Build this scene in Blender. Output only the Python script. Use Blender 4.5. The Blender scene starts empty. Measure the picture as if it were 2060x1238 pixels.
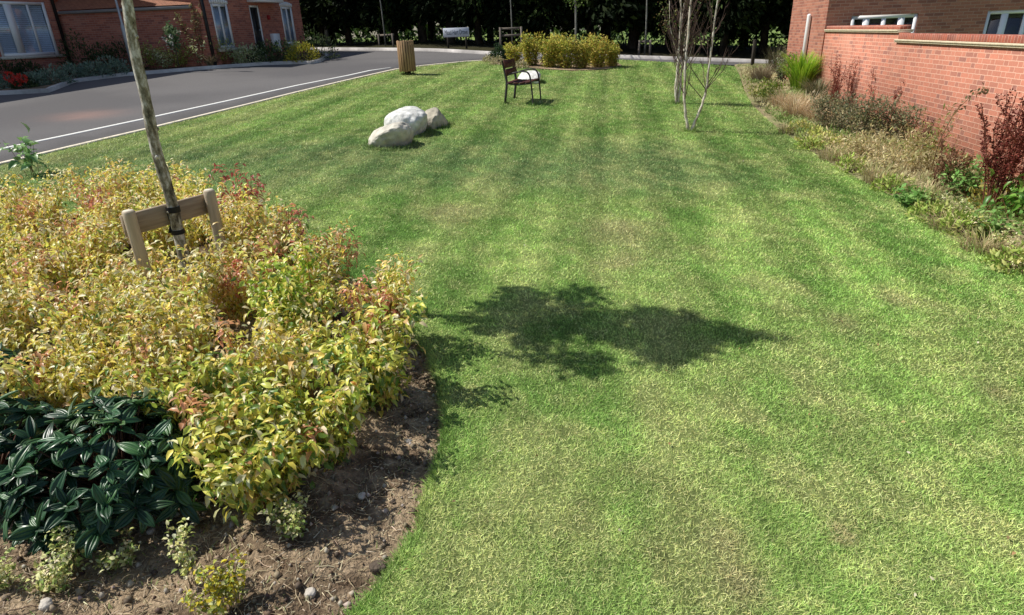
import bpy, math, random
import numpy as np
from mathutils import Matrix, Vector, noise as mnoise

rng = np.random.default_rng(11)
random.seed(11)
sc = bpy.context.scene
COL = sc.collection
PI = math.pi

# ------------------------------------------------------------------ camera geometry and terrain
F = 1252.0
CAM_H = 2.25
_d = np.array([110.0, -2831.0, -F]); _d /= np.linalg.norm(_d)
_up = -_d
_fw = np.array([0, 0, -1.0]) - np.dot([0, 0, -1.0], _up) * _up; _fw /= np.linalg.norm(_fw)
RC = np.array([np.cross(_fw, _up), _fw, _up])          # camera -> world


def gz(x, y):
    """height of the ground: it climbs gently away from the camera and falls to the right"""
    x = np.asarray(x, float); y = np.asarray(y, float)
    sx = -3 + 0.5 * ((x + 3) + np.sqrt((x + 3) ** 2 + 1.0))
    sx = np.minimum(sx, 14)
    yy = np.where(y < 34, y, 34 + (y - 34) * 0.25)
    yy = np.minimum(yy, 44)
    return -.05 * sx + .05 * yy


def G1(x, y):
    return float(gz(x, y))


def ray(px, py):
    return RC @ np.array([(px - 1030) / F, (619 - py) / F, -1.0])


def G(px, py, h=0.0):
    """the point of the ground (raised by h) seen in that direction of the photo -> world x, y"""
    d = ray(px, py)
    t, prev = 0.5, 0.5
    while t < 400:
        p = d * t
        if p[2] + CAM_H - h < G1(p[0], p[1]):
            break
        prev = t; t *= 1.01
    lo, hi = prev, t
    for _ in range(30):
        m = (lo + hi) / 2; p = d * m
        if p[2] + CAM_H - h < G1(p[0], p[1]): hi = m
        else: lo = m
    return float(d[0] * hi), float(d[1] * hi)


def onplane(px, py, P0, u):
    """(distance along u, height) where the direction meets the upright plane through P0 along u"""
    d = ray(px, py)
    n = np.array([u[1], -u[0]])
    t = np.dot(n, P0) / np.dot(n, d[:2])
    p = d * t
    return float(np.dot(p[:2] - np.asarray(P0), u)), float(p[2] + CAM_H)


def Gs(pts, h=0.0):
    return [G(a, b, h) for a, b in pts]


# ------------------------------------------------------------------ noise
def _hash(i, j, k, s):
    h = (i * 374761393 + j * 668265263 + k * 2147483647 + s * 144665) & 0xffffffff
    h = ((h ^ (h >> 13)) * 1274126177) & 0xffffffff
    return ((h ^ (h >> 16)) & 0xffff) / 65535.0


def vnoise(x, y, s=0, z=None):
    x = np.asarray(x, float); y = np.asarray(y, float)
    z = np.zeros_like(x) if z is None else np.asarray(z, float)
    i = np.floor(x).astype(np.int64); j = np.floor(y).astype(np.int64); k = np.floor(z).astype(np.int64)
    fx, fy, fz = x - i, y - j, z - k
    fx = fx * fx * (3 - 2 * fx); fy = fy * fy * (3 - 2 * fy); fz = fz * fz * (3 - 2 * fz)
    def L(a, b, t): return a + (b - a) * t
    r = [L(L(_hash(i, j, k + q, s), _hash(i + 1, j, k + q, s), fx), L(_hash(i, j + 1, k + q, s), _hash(i + 1, j + 1, k + q, s), fx), fy) for q in (0, 1)]
    return L(r[0], r[1], fz)


def fbm(x, y, s=0, octv=4, z=None):
    a, t, n = 1.0, 0.0, 0.0
    x = np.asarray(x, float); y = np.asarray(y, float)
    for o in range(octv):
        t = t + a * vnoise(x, y, s + o, z); n += a
        x = x * 2.03 + 7.1; y = y * 2.03 + 3.7; a *= .5
        if z is not None: z = np.asarray(z) * 2.03 + 1.3
    return t / n


def sstep(a, b, v):
    t = np.clip((v - a) / (b - a), 0, 1)
    return t * t * (3 - 2 * t)


def mix(a, b, t):
    t = np.asarray(t)[..., None]
    return np.asarray(a) * (1 - t) + np.asarray(b) * t


def unit(v):
    v = np.asarray(v, float)
    return v / np.maximum(np.linalg.norm(v, axis=-1, keepdims=True), 1e-9)


# ------------------------------------------------------------------ materials
def nt_new(name):
    m = bpy.data.materials.new(name); m.use_nodes = True
    t = m.node_tree; t.nodes.clear()
    out = t.nodes.new('ShaderNodeOutputMaterial')
    return m, t, out


def N(t, typ, **kw):
    n = t.nodes.new(typ)
    for k, v in kw.items():
        if k in n.inputs.keys(): n.inputs[k].default_value = v
        else: setattr(n, k, v)
    return n


def mat(name, color=None, rough=.7, attr=None, nscale=0, namt=.25, bump=0, bscale=None, metal=0, spec=.3, transl=0, coat=0, coords='Object', dark=None):
    m, t, out = nt_new(name)
    L = t.links.new
    b = N(t, 'ShaderNodeBsdfPrincipled', Roughness=rough, Metallic=metal)
    b.inputs['Specular IOR Level'].default_value = spec
    b.inputs['Coat Weight'].default_value = coat
    src = None
    if attr:
        a = N(t, 'ShaderNodeAttribute', attribute_name=attr); src = a.outputs['Color']
    else:
        a = N(t, 'ShaderNodeRGB'); a.outputs[0].default_value = (*color, 1); src = a.outputs[0]
    tc = N(t, 'ShaderNodeTexCoord')
    if nscale:
        nz = N(t, 'ShaderNodeTexNoise', Scale=nscale, Detail=6.0, Roughness=.6)
        L(tc.outputs[coords], nz.inputs['Vector'])
        mr = N(t, 'ShaderNodeMapRange'); mr.inputs['From Min'].default_value = .25; mr.inputs['From Max'].default_value = .75
        mr.inputs['To Min'].default_value = 1 - namt; mr.inputs['To Max'].default_value = 1 + namt
        L(nz.outputs['Fac'], mr.inputs['Value'])
        mm = N(t, 'ShaderNodeMix', data_type='RGBA', blend_type='MULTIPLY'); mm.inputs[0].default_value = 1
        L(src, mm.inputs[6]); L(mr.outputs[0], mm.inputs[7]); src = mm.outputs[2]
    L(src, b.inputs['Base Color'])
    if bump:
        n2 = N(t, 'ShaderNodeTexNoise', Scale=bscale or (nscale * 3 or 40), Detail=5.0)
        L(tc.outputs[coords], n2.inputs['Vector'])
        bp = N(t, 'ShaderNodeBump', Strength=bump, Distance=.02); L(n2.outputs['Fac'], bp.inputs['Height']); L(bp.outputs[0], b.inputs['Normal'])
    sh = b.outputs[0]
    if transl:
        tr = N(t, 'ShaderNodeBsdfTranslucent'); L(src, tr.inputs['Color'])
        mx = N(t, 'ShaderNodeMixShader'); mx.inputs[0].default_value = transl
        L(sh, mx.inputs[1]); L(tr.outputs[0], mx.inputs[2]); sh = mx.outputs[0]
    L(sh, out.inputs['Surface'])
    return m


def brick_mat(name, c1, c2, mortar, vary=.2, bond=True, bw=.225, rh=.075):
    m, t, out = nt_new(name)
    L = t.links.new
    P = bw * 1.5 if bond else bw
    k = 2 / 3 if bond else 3.0
    def mth(op, a, b=None, c=None):
        n = N(t, 'ShaderNodeMath', operation=op)
        for i, v in enumerate((a, b, c)):
            if v is None: continue
            if isinstance(v, (int, float)): n.inputs[i].default_value = v
            else: L(v, n.inputs[i])
        return n.outputs[0]
    uv = N(t, 'ShaderNodeUVMap', uv_map='UVMap')
    nd = N(t, 'ShaderNodeTexNoise', Scale=9.0, Detail=3.0); L(uv.outputs[0], nd.inputs['Vector'])
    vs = N(t, 'ShaderNodeVectorMath', operation='SCALE'); vs.inputs['Scale'].default_value = .010; L(nd.outputs['Color'], vs.inputs[0])
    va = N(t, 'ShaderNodeVectorMath', operation='ADD'); L(uv.outputs[0], va.inputs[0]); L(vs.outputs[0], va.inputs[1])
    sp = N(t, 'ShaderNodeSeparateXYZ'); L(va.outputs[0], sp.inputs[0])
    rv = mth('DIVIDE', sp.outputs[1], rh); row = mth('FLOOR', rv); h = mth('FRACT', rv)
    up = mth('ADD', mth('DIVIDE', sp.outputs[0], P), mth('FRACT', mth('MULTIPLY', row, .5)))
    cell = mth('FLOOR', up); f = mth('FRACT', up)
    isH = mth('GREATER_THAN', f, k)
    dx = mth('MINIMUM', mth('MINIMUM', f, mth('SUBTRACT', 1.0, f)), mth('ABSOLUTE', mth('SUBTRACT', f, k)))
    dd = mth('MINIMUM', mth('MULTIPLY', dx, P), mth('MULTIPLY', mth('MINIMUM', h, mth('SUBTRACT', 1.0, h)), rh))
    mk = N(t, 'ShaderNodeMapRange'); mk.inputs['From Min'].default_value = .0035; mk.inputs['From Max'].default_value = .0075; L(dd, mk.inputs['Value'])
    cv = N(t, 'ShaderNodeCombineXYZ'); L(cell, cv.inputs[0]); L(row, cv.inputs[1]); L(isH, cv.inputs[2])
    wn = N(t, 'ShaderNodeTexWhiteNoise'); wn.noise_dimensions = '3D'; L(cv.outputs[0], wn.inputs['Vector'])
    rp = N(t, 'ShaderNodeValToRGB'); e = rp.color_ramp.elements
    e[0].position = 0; e[0].color = (*c2, 1); e[1].position = 1; e[1].color = (*c1, 1)
    q = e.new(.12); q.color = (c2[0] * .78, c2[1] * .85, c2[2] * .95, 1); q = e.new(.2); q.color = (*c2, 1); q = e.new(.55); q.color = tuple((a + b) / 2 for a, b in zip(c1, c2)) + (1,)
    L(wn.outputs['Value'], rp.inputs[0])
    mx = N(t, 'ShaderNodeMix', data_type='RGBA'); L(mk.outputs[0], mx.inputs[0]); mx.inputs[6].default_value = (*mortar, 1); L(rp.outputs[0], mx.inputs[7])
    nz = N(t, 'ShaderNodeTexNoise', Scale=1.1, Detail=7.0, Roughness=.65); L(uv.outputs[0], nz.inputs['Vector'])
    n2 = N(t, 'ShaderNodeTexNoise', Scale=45.0, Detail=4.0); L(uv.outputs[0], n2.inputs['Vector'])
    mr = N(t, 'ShaderNodeMapRange'); mr.inputs['From Min'].default_value = .6; mr.inputs['From Max'].default_value = 1.4
    mr.inputs['To Min'].default_value = 1 - vary; mr.inputs['To Max'].default_value = 1 + vary
    L(mth('ADD', nz.outputs['Fac'], n2.outputs['Fac']), mr.inputs['Value'])
    mm = N(t, 'ShaderNodeMix', data_type='RGBA', blend_type='MULTIPLY'); mm.inputs[0].default_value = 1
    L(mx.outputs[2], mm.inputs[6]); L(mr.outputs[0], mm.inputs[7])
    # pale salts bloom in patches
    n3 = N(t, 'ShaderNodeTexNoise', Scale=.75, Detail=5.0, Roughness=.6); L(uv.outputs[0], n3.inputs['Vector'])
    m3 = N(t, 'ShaderNodeMapRange'); m3.inputs['From Min'].default_value = .56; m3.inputs['From Max'].default_value = .8; m3.inputs['To Max'].default_value = .35; L(n3.outputs['Fac'], m3.inputs['Value'])
    mz = N(t, 'ShaderNodeMix', data_type='RGBA'); L(m3.outputs[0], mz.inputs[0]); L(mm.outputs[2], mz.inputs[6]); mz.inputs[7].default_value = (mortar[0] * 1.05, mortar[1] * 1.05, mortar[2] * 1.05, 1)
    b = N(t, 'ShaderNodeBsdfPrincipled', Roughness=.88); b.inputs['Specular IOR Level'].default_value = .18
    L(mz.outputs[2], b.inputs['Base Color'])
    bp = N(t, 'ShaderNodeBump', Strength=.45, Distance=.008)
    L(mth('ADD', mk.outputs[0], mth('MULTIPLY', n2.outputs['Fac'], .5)), bp.inputs['Height']); L(bp.outputs[0], b.inputs['Normal'])
    L(b.outputs[0], out.inputs['Surface'])
    return m


def glass_mat(name, tint=(.88, .92, .97), refl=.18):
    m, t, out = nt_new(name)
    L = t.links.new
    tr = N(t, 'ShaderNodeBsdfTransparent'); tr.inputs[0].default_value = (*tint, 1)
    gl = N(t, 'ShaderNodeBsdfGlossy', Roughness=.03); gl.inputs[0].default_value = (1, 1, 1, 1)
    mx = N(t, 'ShaderNodeMixShader'); mx.inputs[0].default_value = refl
    L(tr.outputs[0], mx.inputs[1]); L(gl.outputs[0], mx.inputs[2]); L(mx.outputs[0], out.inputs['Surface'])
    return m


def lawn_mat():
    m, t, out = nt_new('lawn_turf')
    L = t.links.new
    a = N(t, 'ShaderNodeAttribute', attribute_name='col')
    tc = N(t, 'ShaderNodeTexCoord')
    n1 = N(t, 'ShaderNodeTexNoise', Scale=60.0, Detail=6.0, Roughness=.7); L(tc.outputs['Object'], n1.inputs['Vector'])
    mp = N(t, 'ShaderNodeMapping'); mp.inputs['Scale'].default_value = (14, 5, 5); L(tc.outputs['Object'], mp.inputs[0])
    n2 = N(t, 'ShaderNodeTexNoise', Scale=1.0, Detail=6.0, Roughness=.7); L(mp.outputs[0], n2.inputs['Vector'])
    ad = N(t, 'ShaderNodeMath', operation='ADD'); L(n1.outputs['Fac'], ad.inputs[0]); L(n2.outputs['Fac'], ad.inputs[1])
    mr = N(t, 'ShaderNodeMapRange'); mr.inputs['From Min'].default_value = .65; mr.inputs['From Max'].default_value = 1.35
    mr.inputs['To Min'].default_value = .45; mr.inputs['To Max'].default_value = 1.35
    L(ad.outputs[0], mr.inputs['Value'])
    mm = N(t, 'ShaderNodeMix', data_type='RGBA', blend_type='MULTIPLY'); mm.inputs[0].default_value = 1
    L(a.outputs['Color'], mm.inputs[6]); L(mr.outputs[0], mm.inputs[7])
    b = N(t, 'ShaderNodeBsdfPrincipled', Roughness=.9); b.inputs['Specular IOR Level'].default_value = .1
    L(mm.outputs[2], b.inputs['Base Color'])
    bp = N(t, 'ShaderNodeBump', Strength=.8, Distance=.03); L(n1.outputs['Fac'], bp.inputs['Height']); L(bp.outputs[0], b.inputs['Normal'])
    L(b.outputs[0], out.inputs['Surface'])
    return m


def bark_mat(name, c1, c2, c3, scale=18):
    m, t, out = nt_new(name)
    L = t.links.new
    tc = N(t, 'ShaderNodeTexCoord')
    mp = N(t, 'ShaderNodeMapping'); mp.inputs['Scale'].default_value = (1, 1, .45); L(tc.outputs['Object'], mp.inputs[0])
    n1 = N(t, 'ShaderNodeTexNoise', Scale=scale, Detail=7.0, Roughness=.7); L(mp.outputs[0], n1.inputs['Vector'])
    r = N(t, 'ShaderNodeValToRGB'); e = r.color_ramp.elements
    e[0].position = .36; e[0].color = (*c1, 1); e[1].position = .62; e[1].color = (*c3, 1)
    k = e.new(.5); k.color = (*c2, 1)
    L(n1.outputs['Fac'], r.inputs[0])
    b = N(t, 'ShaderNodeBsdfPrincipled', Roughness=.85); b.inputs['Specular IOR Level'].default_value = .2
    L(r.outputs[0], b.inputs['Base Color'])
    bp = N(t, 'ShaderNodeBump', Strength=.6, Distance=.012); L(n1.outputs['Fac'], bp.inputs['Height']); L(bp.outputs[0], b.inputs['Normal'])
    L(b.outputs[0], out.inputs['Surface'])
    return m


def grain_mat(name, c1, c2, axis='Z', rough=.75):
    m, t, out = nt_new(name)
    L = t.links.new
    tc = N(t, 'ShaderNodeTexCoord')
    mp = N(t, 'ShaderNodeMapping'); s = [40, 40, 40]; s['XYZ'.index(axis)] = 2.5; mp.inputs['Scale'].default_value = s
    L(tc.outputs['Object'], mp.inputs[0])
    n1 = N(t, 'ShaderNodeTexNoise', Scale=1.0, Detail=6.0, Roughness=.6); L(mp.outputs[0], n1.inputs['Vector'])
    r = N(t, 'ShaderNodeValToRGB'); e = r.color_ramp.elements
    e[0].position = .3; e[0].color = (*c1, 1); e[1].position = .7; e[1].color = (*c2, 1)
    L(n1.outputs['Fac'], r.inputs[0])
    b = N(t, 'ShaderNodeBsdfPrincipled', Roughness=rough); b.inputs['Specular IOR Level'].default_value = .25
    L(r.outputs[0], b.inputs['Base Color'])
    bp = N(t, 'ShaderNodeBump', Strength=.3, Distance=.01); L(n1.outputs['Fac'], bp.inputs['Height']); L(bp.outputs[0], b.inputs['Normal'])
    L(b.outputs[0], out.inputs['Surface'])
    return m


def tile_mat(name, c):
    m, t, out = nt_new(name)
    L = t.links.new
    uv = N(t, 'ShaderNodeUVMap', uv_map='UVMap')
    br = N(t, 'ShaderNodeTexBrick', Scale=1.0); br.offset = .5
    br.inputs['Color1'].default_value = (*c, 1); br.inputs['Color2'].default_value = (c[0] * .75, c[1] * .75, c[2] * .75, 1)
    br.inputs['Mortar'].default_value = (c[0] * .3, c[1] * .3, c[2] * .3, 1)
    br.inputs['Brick Width'].default_value = .17; br.inputs['Row Height'].default_value = .1; br.inputs['Mortar Size'].default_value = .006
    L(uv.outputs[0], br.inputs['Vector'])
    b = N(t, 'ShaderNodeBsdfPrincipled', Roughness=.8); L(br.outputs['Color'], b.inputs['Base Color'])
    bp = N(t, 'ShaderNodeBump', Strength=.6, Distance=.02); bp.invert = True
    L(br.outputs['Fac'], bp.inputs['Height']); L(bp.outputs[0], b.inputs['Normal'])
    L(b.outputs[0], out.inputs['Surface'])
    return m


M = {}
M['leaf'] = mat('leaf', attr='col', rough=.36, transl=.38, spec=.5)
M['leaf_small'] = mat('small_leaf', attr='col', rough=.6, transl=.3, spec=.25)
M['conifer'] = mat('conifer_leaf', attr='col', rough=.7, transl=.1, spec=.08)
M['glossy'] = mat('glossy_leaf', attr='col', rough=.34, transl=.12, spec=.5, nscale=9, namt=.35)
M['blade'] = mat('grass_blade', attr='col', rough=.55, transl=.3, spec=.25)
M['stem'] = mat('stem_bark', attr='col', rough=.7, spec=.25)
M['lawn'] = lawn_mat()
M['soil'] = mat('bed_soil', attr='col', rough=.95, nscale=45, namt=.5, bump=.9, bscale=70, spec=.1)
M['asphalt'] = mat('asphalt', attr='col', rough=.9, nscale=55, namt=.22, bump=.25, bscale=300, spec=.2)
M['field'] = mat('field', attr='col', rough=.95, nscale=1.5, namt=.4, spec=.1)
M['paint'] = mat('road_paint', (.72, .72, .68), rough=.8, nscale=25, namt=.18)
M['edging'] = mat('edging_concrete', (.70, .63, .50), rough=.9, nscale=9, namt=.25, bump=.2)
M['kerb'] = mat('kerb_concrete', attr='col', rough=.9, nscale=6, namt=.2, bump=.2)
M['brick_wall'] = brick_mat('garden_wall_brick', (.56, .22, .145), (.43, .18, .125), (.68, .40, .29), .16)
M['brick_house'] = brick_mat('house_brick', (.50, .215, .145), (.38, .15, .105), (.50, .31, .24), .18, False)
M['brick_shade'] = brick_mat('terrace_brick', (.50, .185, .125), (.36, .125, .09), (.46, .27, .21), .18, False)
M['brick_edge'] = brick_mat('edge_brick', (.44, .13, .085), (.33, .11, .08), (.60, .33, .25), .18, False, .075, .3)
M['coping'] = mat('coping_tile', (.72, .62, .44), rough=.8, nscale=14, namt=.2, bump=.2)
M['tiles'] = tile_mat('roof_tile', (.36, .14, .07))
M['tiles_grey'] = tile_mat('slate_tile', (.12, .10, .10))
M['upvc'] = mat('white_frame', (.88, .88, .89), rough=.35, nscale=4, namt=.05, spec=.5)
M['black_pipe'] = mat('black_plastic', (.018, .014, .014), rough=.4, nscale=8, namt=.2)
M['black_door'] = mat('black_door_paint', (.012, .012, .016), rough=.3, nscale=8, namt=.2, spec=.5)
M['glass'] = glass_mat('window_glass', (.85, .9, .96), .12)
M['glass_dark'] = glass_mat('dark_window_glass', (.35, .37, .4), .1)
M['slat'] = mat('white_shutter', (.88, .89, .90), rough=.6, nscale=5, namt=.08)
M['curtain'] = mat('grey_blind', (.62, .67, .72), rough=.9, nscale=5, namt=.12)
M['inside'] = mat('dark_interior', (.02, .018, .018), rough=.9, nscale=3, namt=.3)
M['sill'] = mat('stone_sill', (.62, .58, .50), rough=.85, nscale=10, namt=.12)
M['gutter'] = mat('grey_gutter', (.26, .24, .24), rough=.5, nscale=5, namt=.12)
M['galv'] = mat('galvanised_steel', (.42, .44, .47), rough=.45, nscale=9, namt=.12, metal=.5, spec=.5)
M['amber'] = mat('orange_sticker', (.65, .28, .03), rough=.5, nscale=9, namt=.15)
M['stone'] = mat('pale_boulder', (.68, .675, .63), rough=.95, nscale=7, namt=.45, bump=.7, bscale=14, spec=.1)
M['stone_warm'] = mat('warm_boulder', (.60, .565, .475), rough=.95, nscale=6, namt=.42, bump=.9, bscale=12, spec=.1)
M['stone_dark'] = mat('brown_boulder', (.46, .42, .33), rough=.95, nscale=6, namt=.5, bump=.9, bscale=12, spec=.1)
M['pebble'] = mat('pebble', (.55, .50, .43), rough=.9, nscale=30, namt=.3, bump=.4)
M['clod'] = mat('earth_clod', (.13, .10, .075), rough=.95, nscale=30, namt=.5, bump=.8)
M['bench_wood'] = grain_mat('bench_plank', (.05, .016, .014), (.13, .045, .035), 'Y', .5)
M['bench_steel'] = mat('bench_steel', (.045, .04, .042), rough=.5, nscale=20, namt=.2, spec=.4)
M['bin_wood'] = grain_mat('bin_slat', (.24, .14, .075), (.50, .32, .17), 'Z', .7)
M['bin_dark'] = mat('bin_liner', (.02, .015, .013), rough=.6, nscale=10, namt=.3)
M['stake'] = grain_mat('stake_timber', (.42, .34, .24), (.64, .54, .40), 'Z', .85)
M['rail'] = grain_mat('rail_timber', (.26, .20, .135), (.44, .35, .25), 'X', .85)
M['strap'] = mat('rubber_strap', (.012, .012, .012), rough=.6, nscale=20, namt=.3)
M['bark'] = bark_mat('spotted_bark', (.05, .042, .03), (.27, .24, .17), (.64, .62, .56), 22)
M['birch'] = bark_mat('birch_bark', (.24, .18, .12), (.62, .55, .44), (.82, .77, .68), 14)
M['twig'] = mat('brown_twig', (.13, .085, .07), rough=.85, nscale=12, namt=.3)
M['dark_bark'] = bark_mat('dark_bark', (.02, .016, .013), (.05, .04, .03), (.09, .075, .055), 6)
M['pale_bark'] = bark_mat('grey_bark', (.10, .10, .09), (.2, .2, .18), (.33, .33, .30), 12)
M['sign'] = mat('sign_face', (.62, .66, .74), rough=.4, nscale=5, namt=.05)
M['ink'] = mat('sign_lettering', (.02, .03, .05), rough=.5, nscale=5, namt=.05)
M['post'] = grain_mat('weathered_post', (.12, .10, .08), (.22, .19, .16), 'Z', .9)
M['post_dark'] = grain_mat('dark_post', (.03, .025, .02), (.06, .05, .04), 'Z', .9)
M['red'] = mat('red_alarm', (.35, .02, .02), rough=.5, nscale=5, namt=.1)


# ------------------------------------------------------------------ mesh collector
class Geo:
    def __init__(s):
        s.V, s.F, s.C, s.n = [], [], [], 0

    def add(s, V, faces, col=(1, 1, 1)):
        V = np.asarray(V, float).reshape(-1, 3)
        c = np.asarray(col, float)
        if c.ndim == 1: c = np.tile(c[:3], (len(V), 1))
        s.V.append(V); s.C.append(c[:, :3])
        for f in faces: s.F.append(np.asarray(f, np.int64) + s.n)
        s.n += len(V)
        return s

    def box(s, c, size, R=None, col=(1, 1, 1), bevel=0):
        hx, hy, hz = (q / 2 for q in size)
        if bevel:
            b = min(bevel, hx * .9, hy * .9, hz * .9)
            V, fs = [], []
            # chamfered box: three inset vertices for each corner
            idx = {}
            for sx in (-1, 1):
                for sy in (-1, 1):
                    for sz in (-1, 1):
                        for a in range(3):
                            p = [sx * (hx - b), sy * (hy - b), sz * (hz - b)]
                            p[a] = (sx * hx, sy * hy, sz * hz)[a]
                            idx[(sx, sy, sz, a)] = len(V); V.append(p)
            I = idx
            quads = []
            for a in range(3):
                o1, o2 = (a + 1) % 3, (a + 2) % 3
                for sgn in (-1, 1):
                    q = []
                    for k1, k2 in ((-1, -1), (1, -1), (1, 1), (-1, 1)):
                        k = [0, 0, 0]; k[a] = sgn; k[o1] = k1; k[o2] = k2
                        q.append(I[(*k, a)])
                    quads.append(q if sgn > 0 else q[::-1])
            for a in range(3):
                o1, o2 = (a + 1) % 3, (a + 2) % 3
                for k1 in (-1, 1):
                    for k2 in (-1, 1):
                        lo = [0, 0, 0]; lo[a] = -1; lo[o1] = k1; lo[o2] = k2
                        hi = list(lo); hi[a] = 1
                        q = [I[(*lo, o1)], I[(*hi, o1)], I[(*hi, o2)], I[(*lo, o2)]]
                        quads.append(q if k1 * k2 < 0 else q[::-1])
            tris = []
            for sx in (-1, 1):
                for sy in (-1, 1):
                    for sz in (-1, 1):
                        q = [I[(sx, sy, sz, 0)], I[(sx, sy, sz, 1)], I[(sx, sy, sz, 2)]]
                        tris.append(q if sx * sy * sz > 0 else q[::-1])
            V = np.array(V); fs = [np.array(quads), np.array(tris)]
        else:
            V = np.array([(x, y, z) for x in (-hx, hx) for y in (-hy, hy) for z in (-hz, hz)])
            fs = [np.array([(0, 1, 3, 2), (4, 6, 7, 5), (0, 4, 5, 1), (2, 3, 7, 6), (0, 2, 6, 4), (1, 5, 7, 3)])]
        if R is not None: V = V @ np.asarray(R).T
        return s.add(V + np.asarray(c, float), fs, col)

    def tube(s, path, rad, n=8, col=(1, 1, 1), caps=True):
        P = np.asarray(path, float); k = len(P)
        r = np.full(k, rad) if np.isscalar(rad) else np.asarray(rad, float)
        T = np.gradient(P, axis=0); T = unit(T)
        ref = np.array([1., 0, 0]) if abs(T[0][0]) < .8 else np.array([0, 1., 0])
        u = unit(ref - np.dot(ref, T[0]) * T[0])
        V = []
        a = np.arange(n) * 2 * PI / n
        for i in range(k):
            u = unit(u - np.dot(u, T[i]) * T[i]); v = np.cross(T[i], u)
            V.append(P[i] + r[i] * (np.cos(a)[:, None] * u + np.sin(a)[:, None] * v))
        V = np.concatenate(V)
        i, j = np.meshgrid(np.arange(k - 1), np.arange(n), indexing='ij')
        j2 = (j + 1) % n
        q = np.stack([i * n + j, i * n + j2, (i + 1) * n + j2, (i + 1) * n + j], -1).reshape(-1, 4)
        fs = [q]
        if caps: fs += [np.arange(n)[::-1][None], (np.arange(n) + (k - 1) * n)[None]]
        if np.asarray(col).ndim == 2: col = np.repeat(np.asarray(col), n, 0)
        return s.add(V, fs, col)

    def build(s, name, material, parent=None, smooth=False, uv=False, loc=None, rot=None):
        V = np.concatenate(s.V); C = np.concatenate(s.C)
        me = bpy.data.meshes.new(name)
        tot = np.concatenate([np.full(len(f), f.shape[1]) for f in s.F])
        loops = np.concatenate([f.reshape(-1) for f in s.F])
        me.vertices.add(len(V)); me.vertices.foreach_set('co', V.astype(np.float32).ravel())
        me.loops.add(len(loops)); me.loops.foreach_set('vertex_index', loops.astype(np.int32))
        me.polygons.add(len(tot))
        me.polygons.foreach_set('loop_start', np.concatenate([[0], np.cumsum(tot)[:-1]]).astype(np.int32))
        me.polygons.foreach_set('loop_total', tot.astype(np.int32))
        if smooth: me.polygons.foreach_set('use_smooth', np.ones(len(tot), bool))
        ca = me.color_attributes.new('col', 'FLOAT_COLOR', 'POINT')
        ca.data.foreach_set('color', np.concatenate([C, np.ones((len(C), 1))], 1).astype(np.float32).ravel())
        me.update(); me.validate()
        if uv:
            ul = me.uv_layers.new(name='UVMap')
            for p in me.polygons:
                n = p.normal
                if abs(n.z) < .7:
                    t = Vector((-n.y, n.x, 0)).normalized()
                    up = n.cross(t) if abs(n.z) > .05 else Vector((0, 0, 1))
                    for li in p.loop_indices:
                        co = me.vertices[me.loops[li].vertex_index].co
                        ul.data[li].uv = (co.dot(t), co.dot(up))
                else:
                    for li in p.loop_indices:
                        co = me.vertices[me.loops[li].vertex_index].co
                        ul.data[li].uv = (co.x, co.y)
        me.materials.append(M[material] if isinstance(material, str) else material)
        o = bpy.data.objects.new(name, me); COL.objects.link(o)
        if parent: o.parent = parent
        if loc is not None: o.location = loc
        if rot is not None: o.rotation_euler = rot
        return o


def tag(o, label=None, cat=None, group=None, kind=None):
    if label: o['label'] = label
    if cat: o['category'] = cat
    if group: o['group'] = group
    if kind: o['kind'] = kind
    return o


def thing(name, label, cat, x=0, y=0, z=None, rz=0, group=None):
    o = bpy.data.objects.new(name, None); COL.objects.link(o)
    o.empty_display_size = .1
    o.location = (x, y, G1(x, y) if z is None else z); o.rotation_euler = (0, 0, rz)
    return tag(o, label, cat, group)


def copy_tree(o, parent=None):
    c = o.copy(); COL.objects.link(c)
    if parent: c.parent = parent
    for ch in list(o.children): copy_tree(ch, c)
    return c


def Rz(a):
    c, s_ = math.cos(a), math.sin(a)
    return np.array([(c, -s_, 0), (s_, c, 0), (0, 0, 1)])


# ------------------------------------------------------------------ sheets that lie on the ground
def inside(poly, x, y):
    x = np.asarray(x); y = np.asarray(y); c = np.zeros(x.shape, bool)
    n = len(poly)
    for i in range(n):
        (x1, y1), (x2, y2) = poly[i], poly[i - 1]
        if y1 == y2: continue
        k = ((y1 > y) != (y2 > y)) & (x < (x2 - x1) * (y - y1) / (y2 - y1) + x1)
        c ^= k
    return c


def edge_dist(poly, x, y):
    d = np.full(np.shape(x), 1e9)
    n = len(poly)
    for i in range(n):
        a = np.array(poly[i]); b = np.array(poly[i - 1]); e = b - a
        t = np.clip(((x - a[0]) * e[0] + (y - a[1]) * e[1]) / max(e @ e, 1e-9), 0, 1)
        d = np.minimum(d, np.hypot(x - a[0] - t * e[0], y - a[1] - t * e[1]))
    return d


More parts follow.
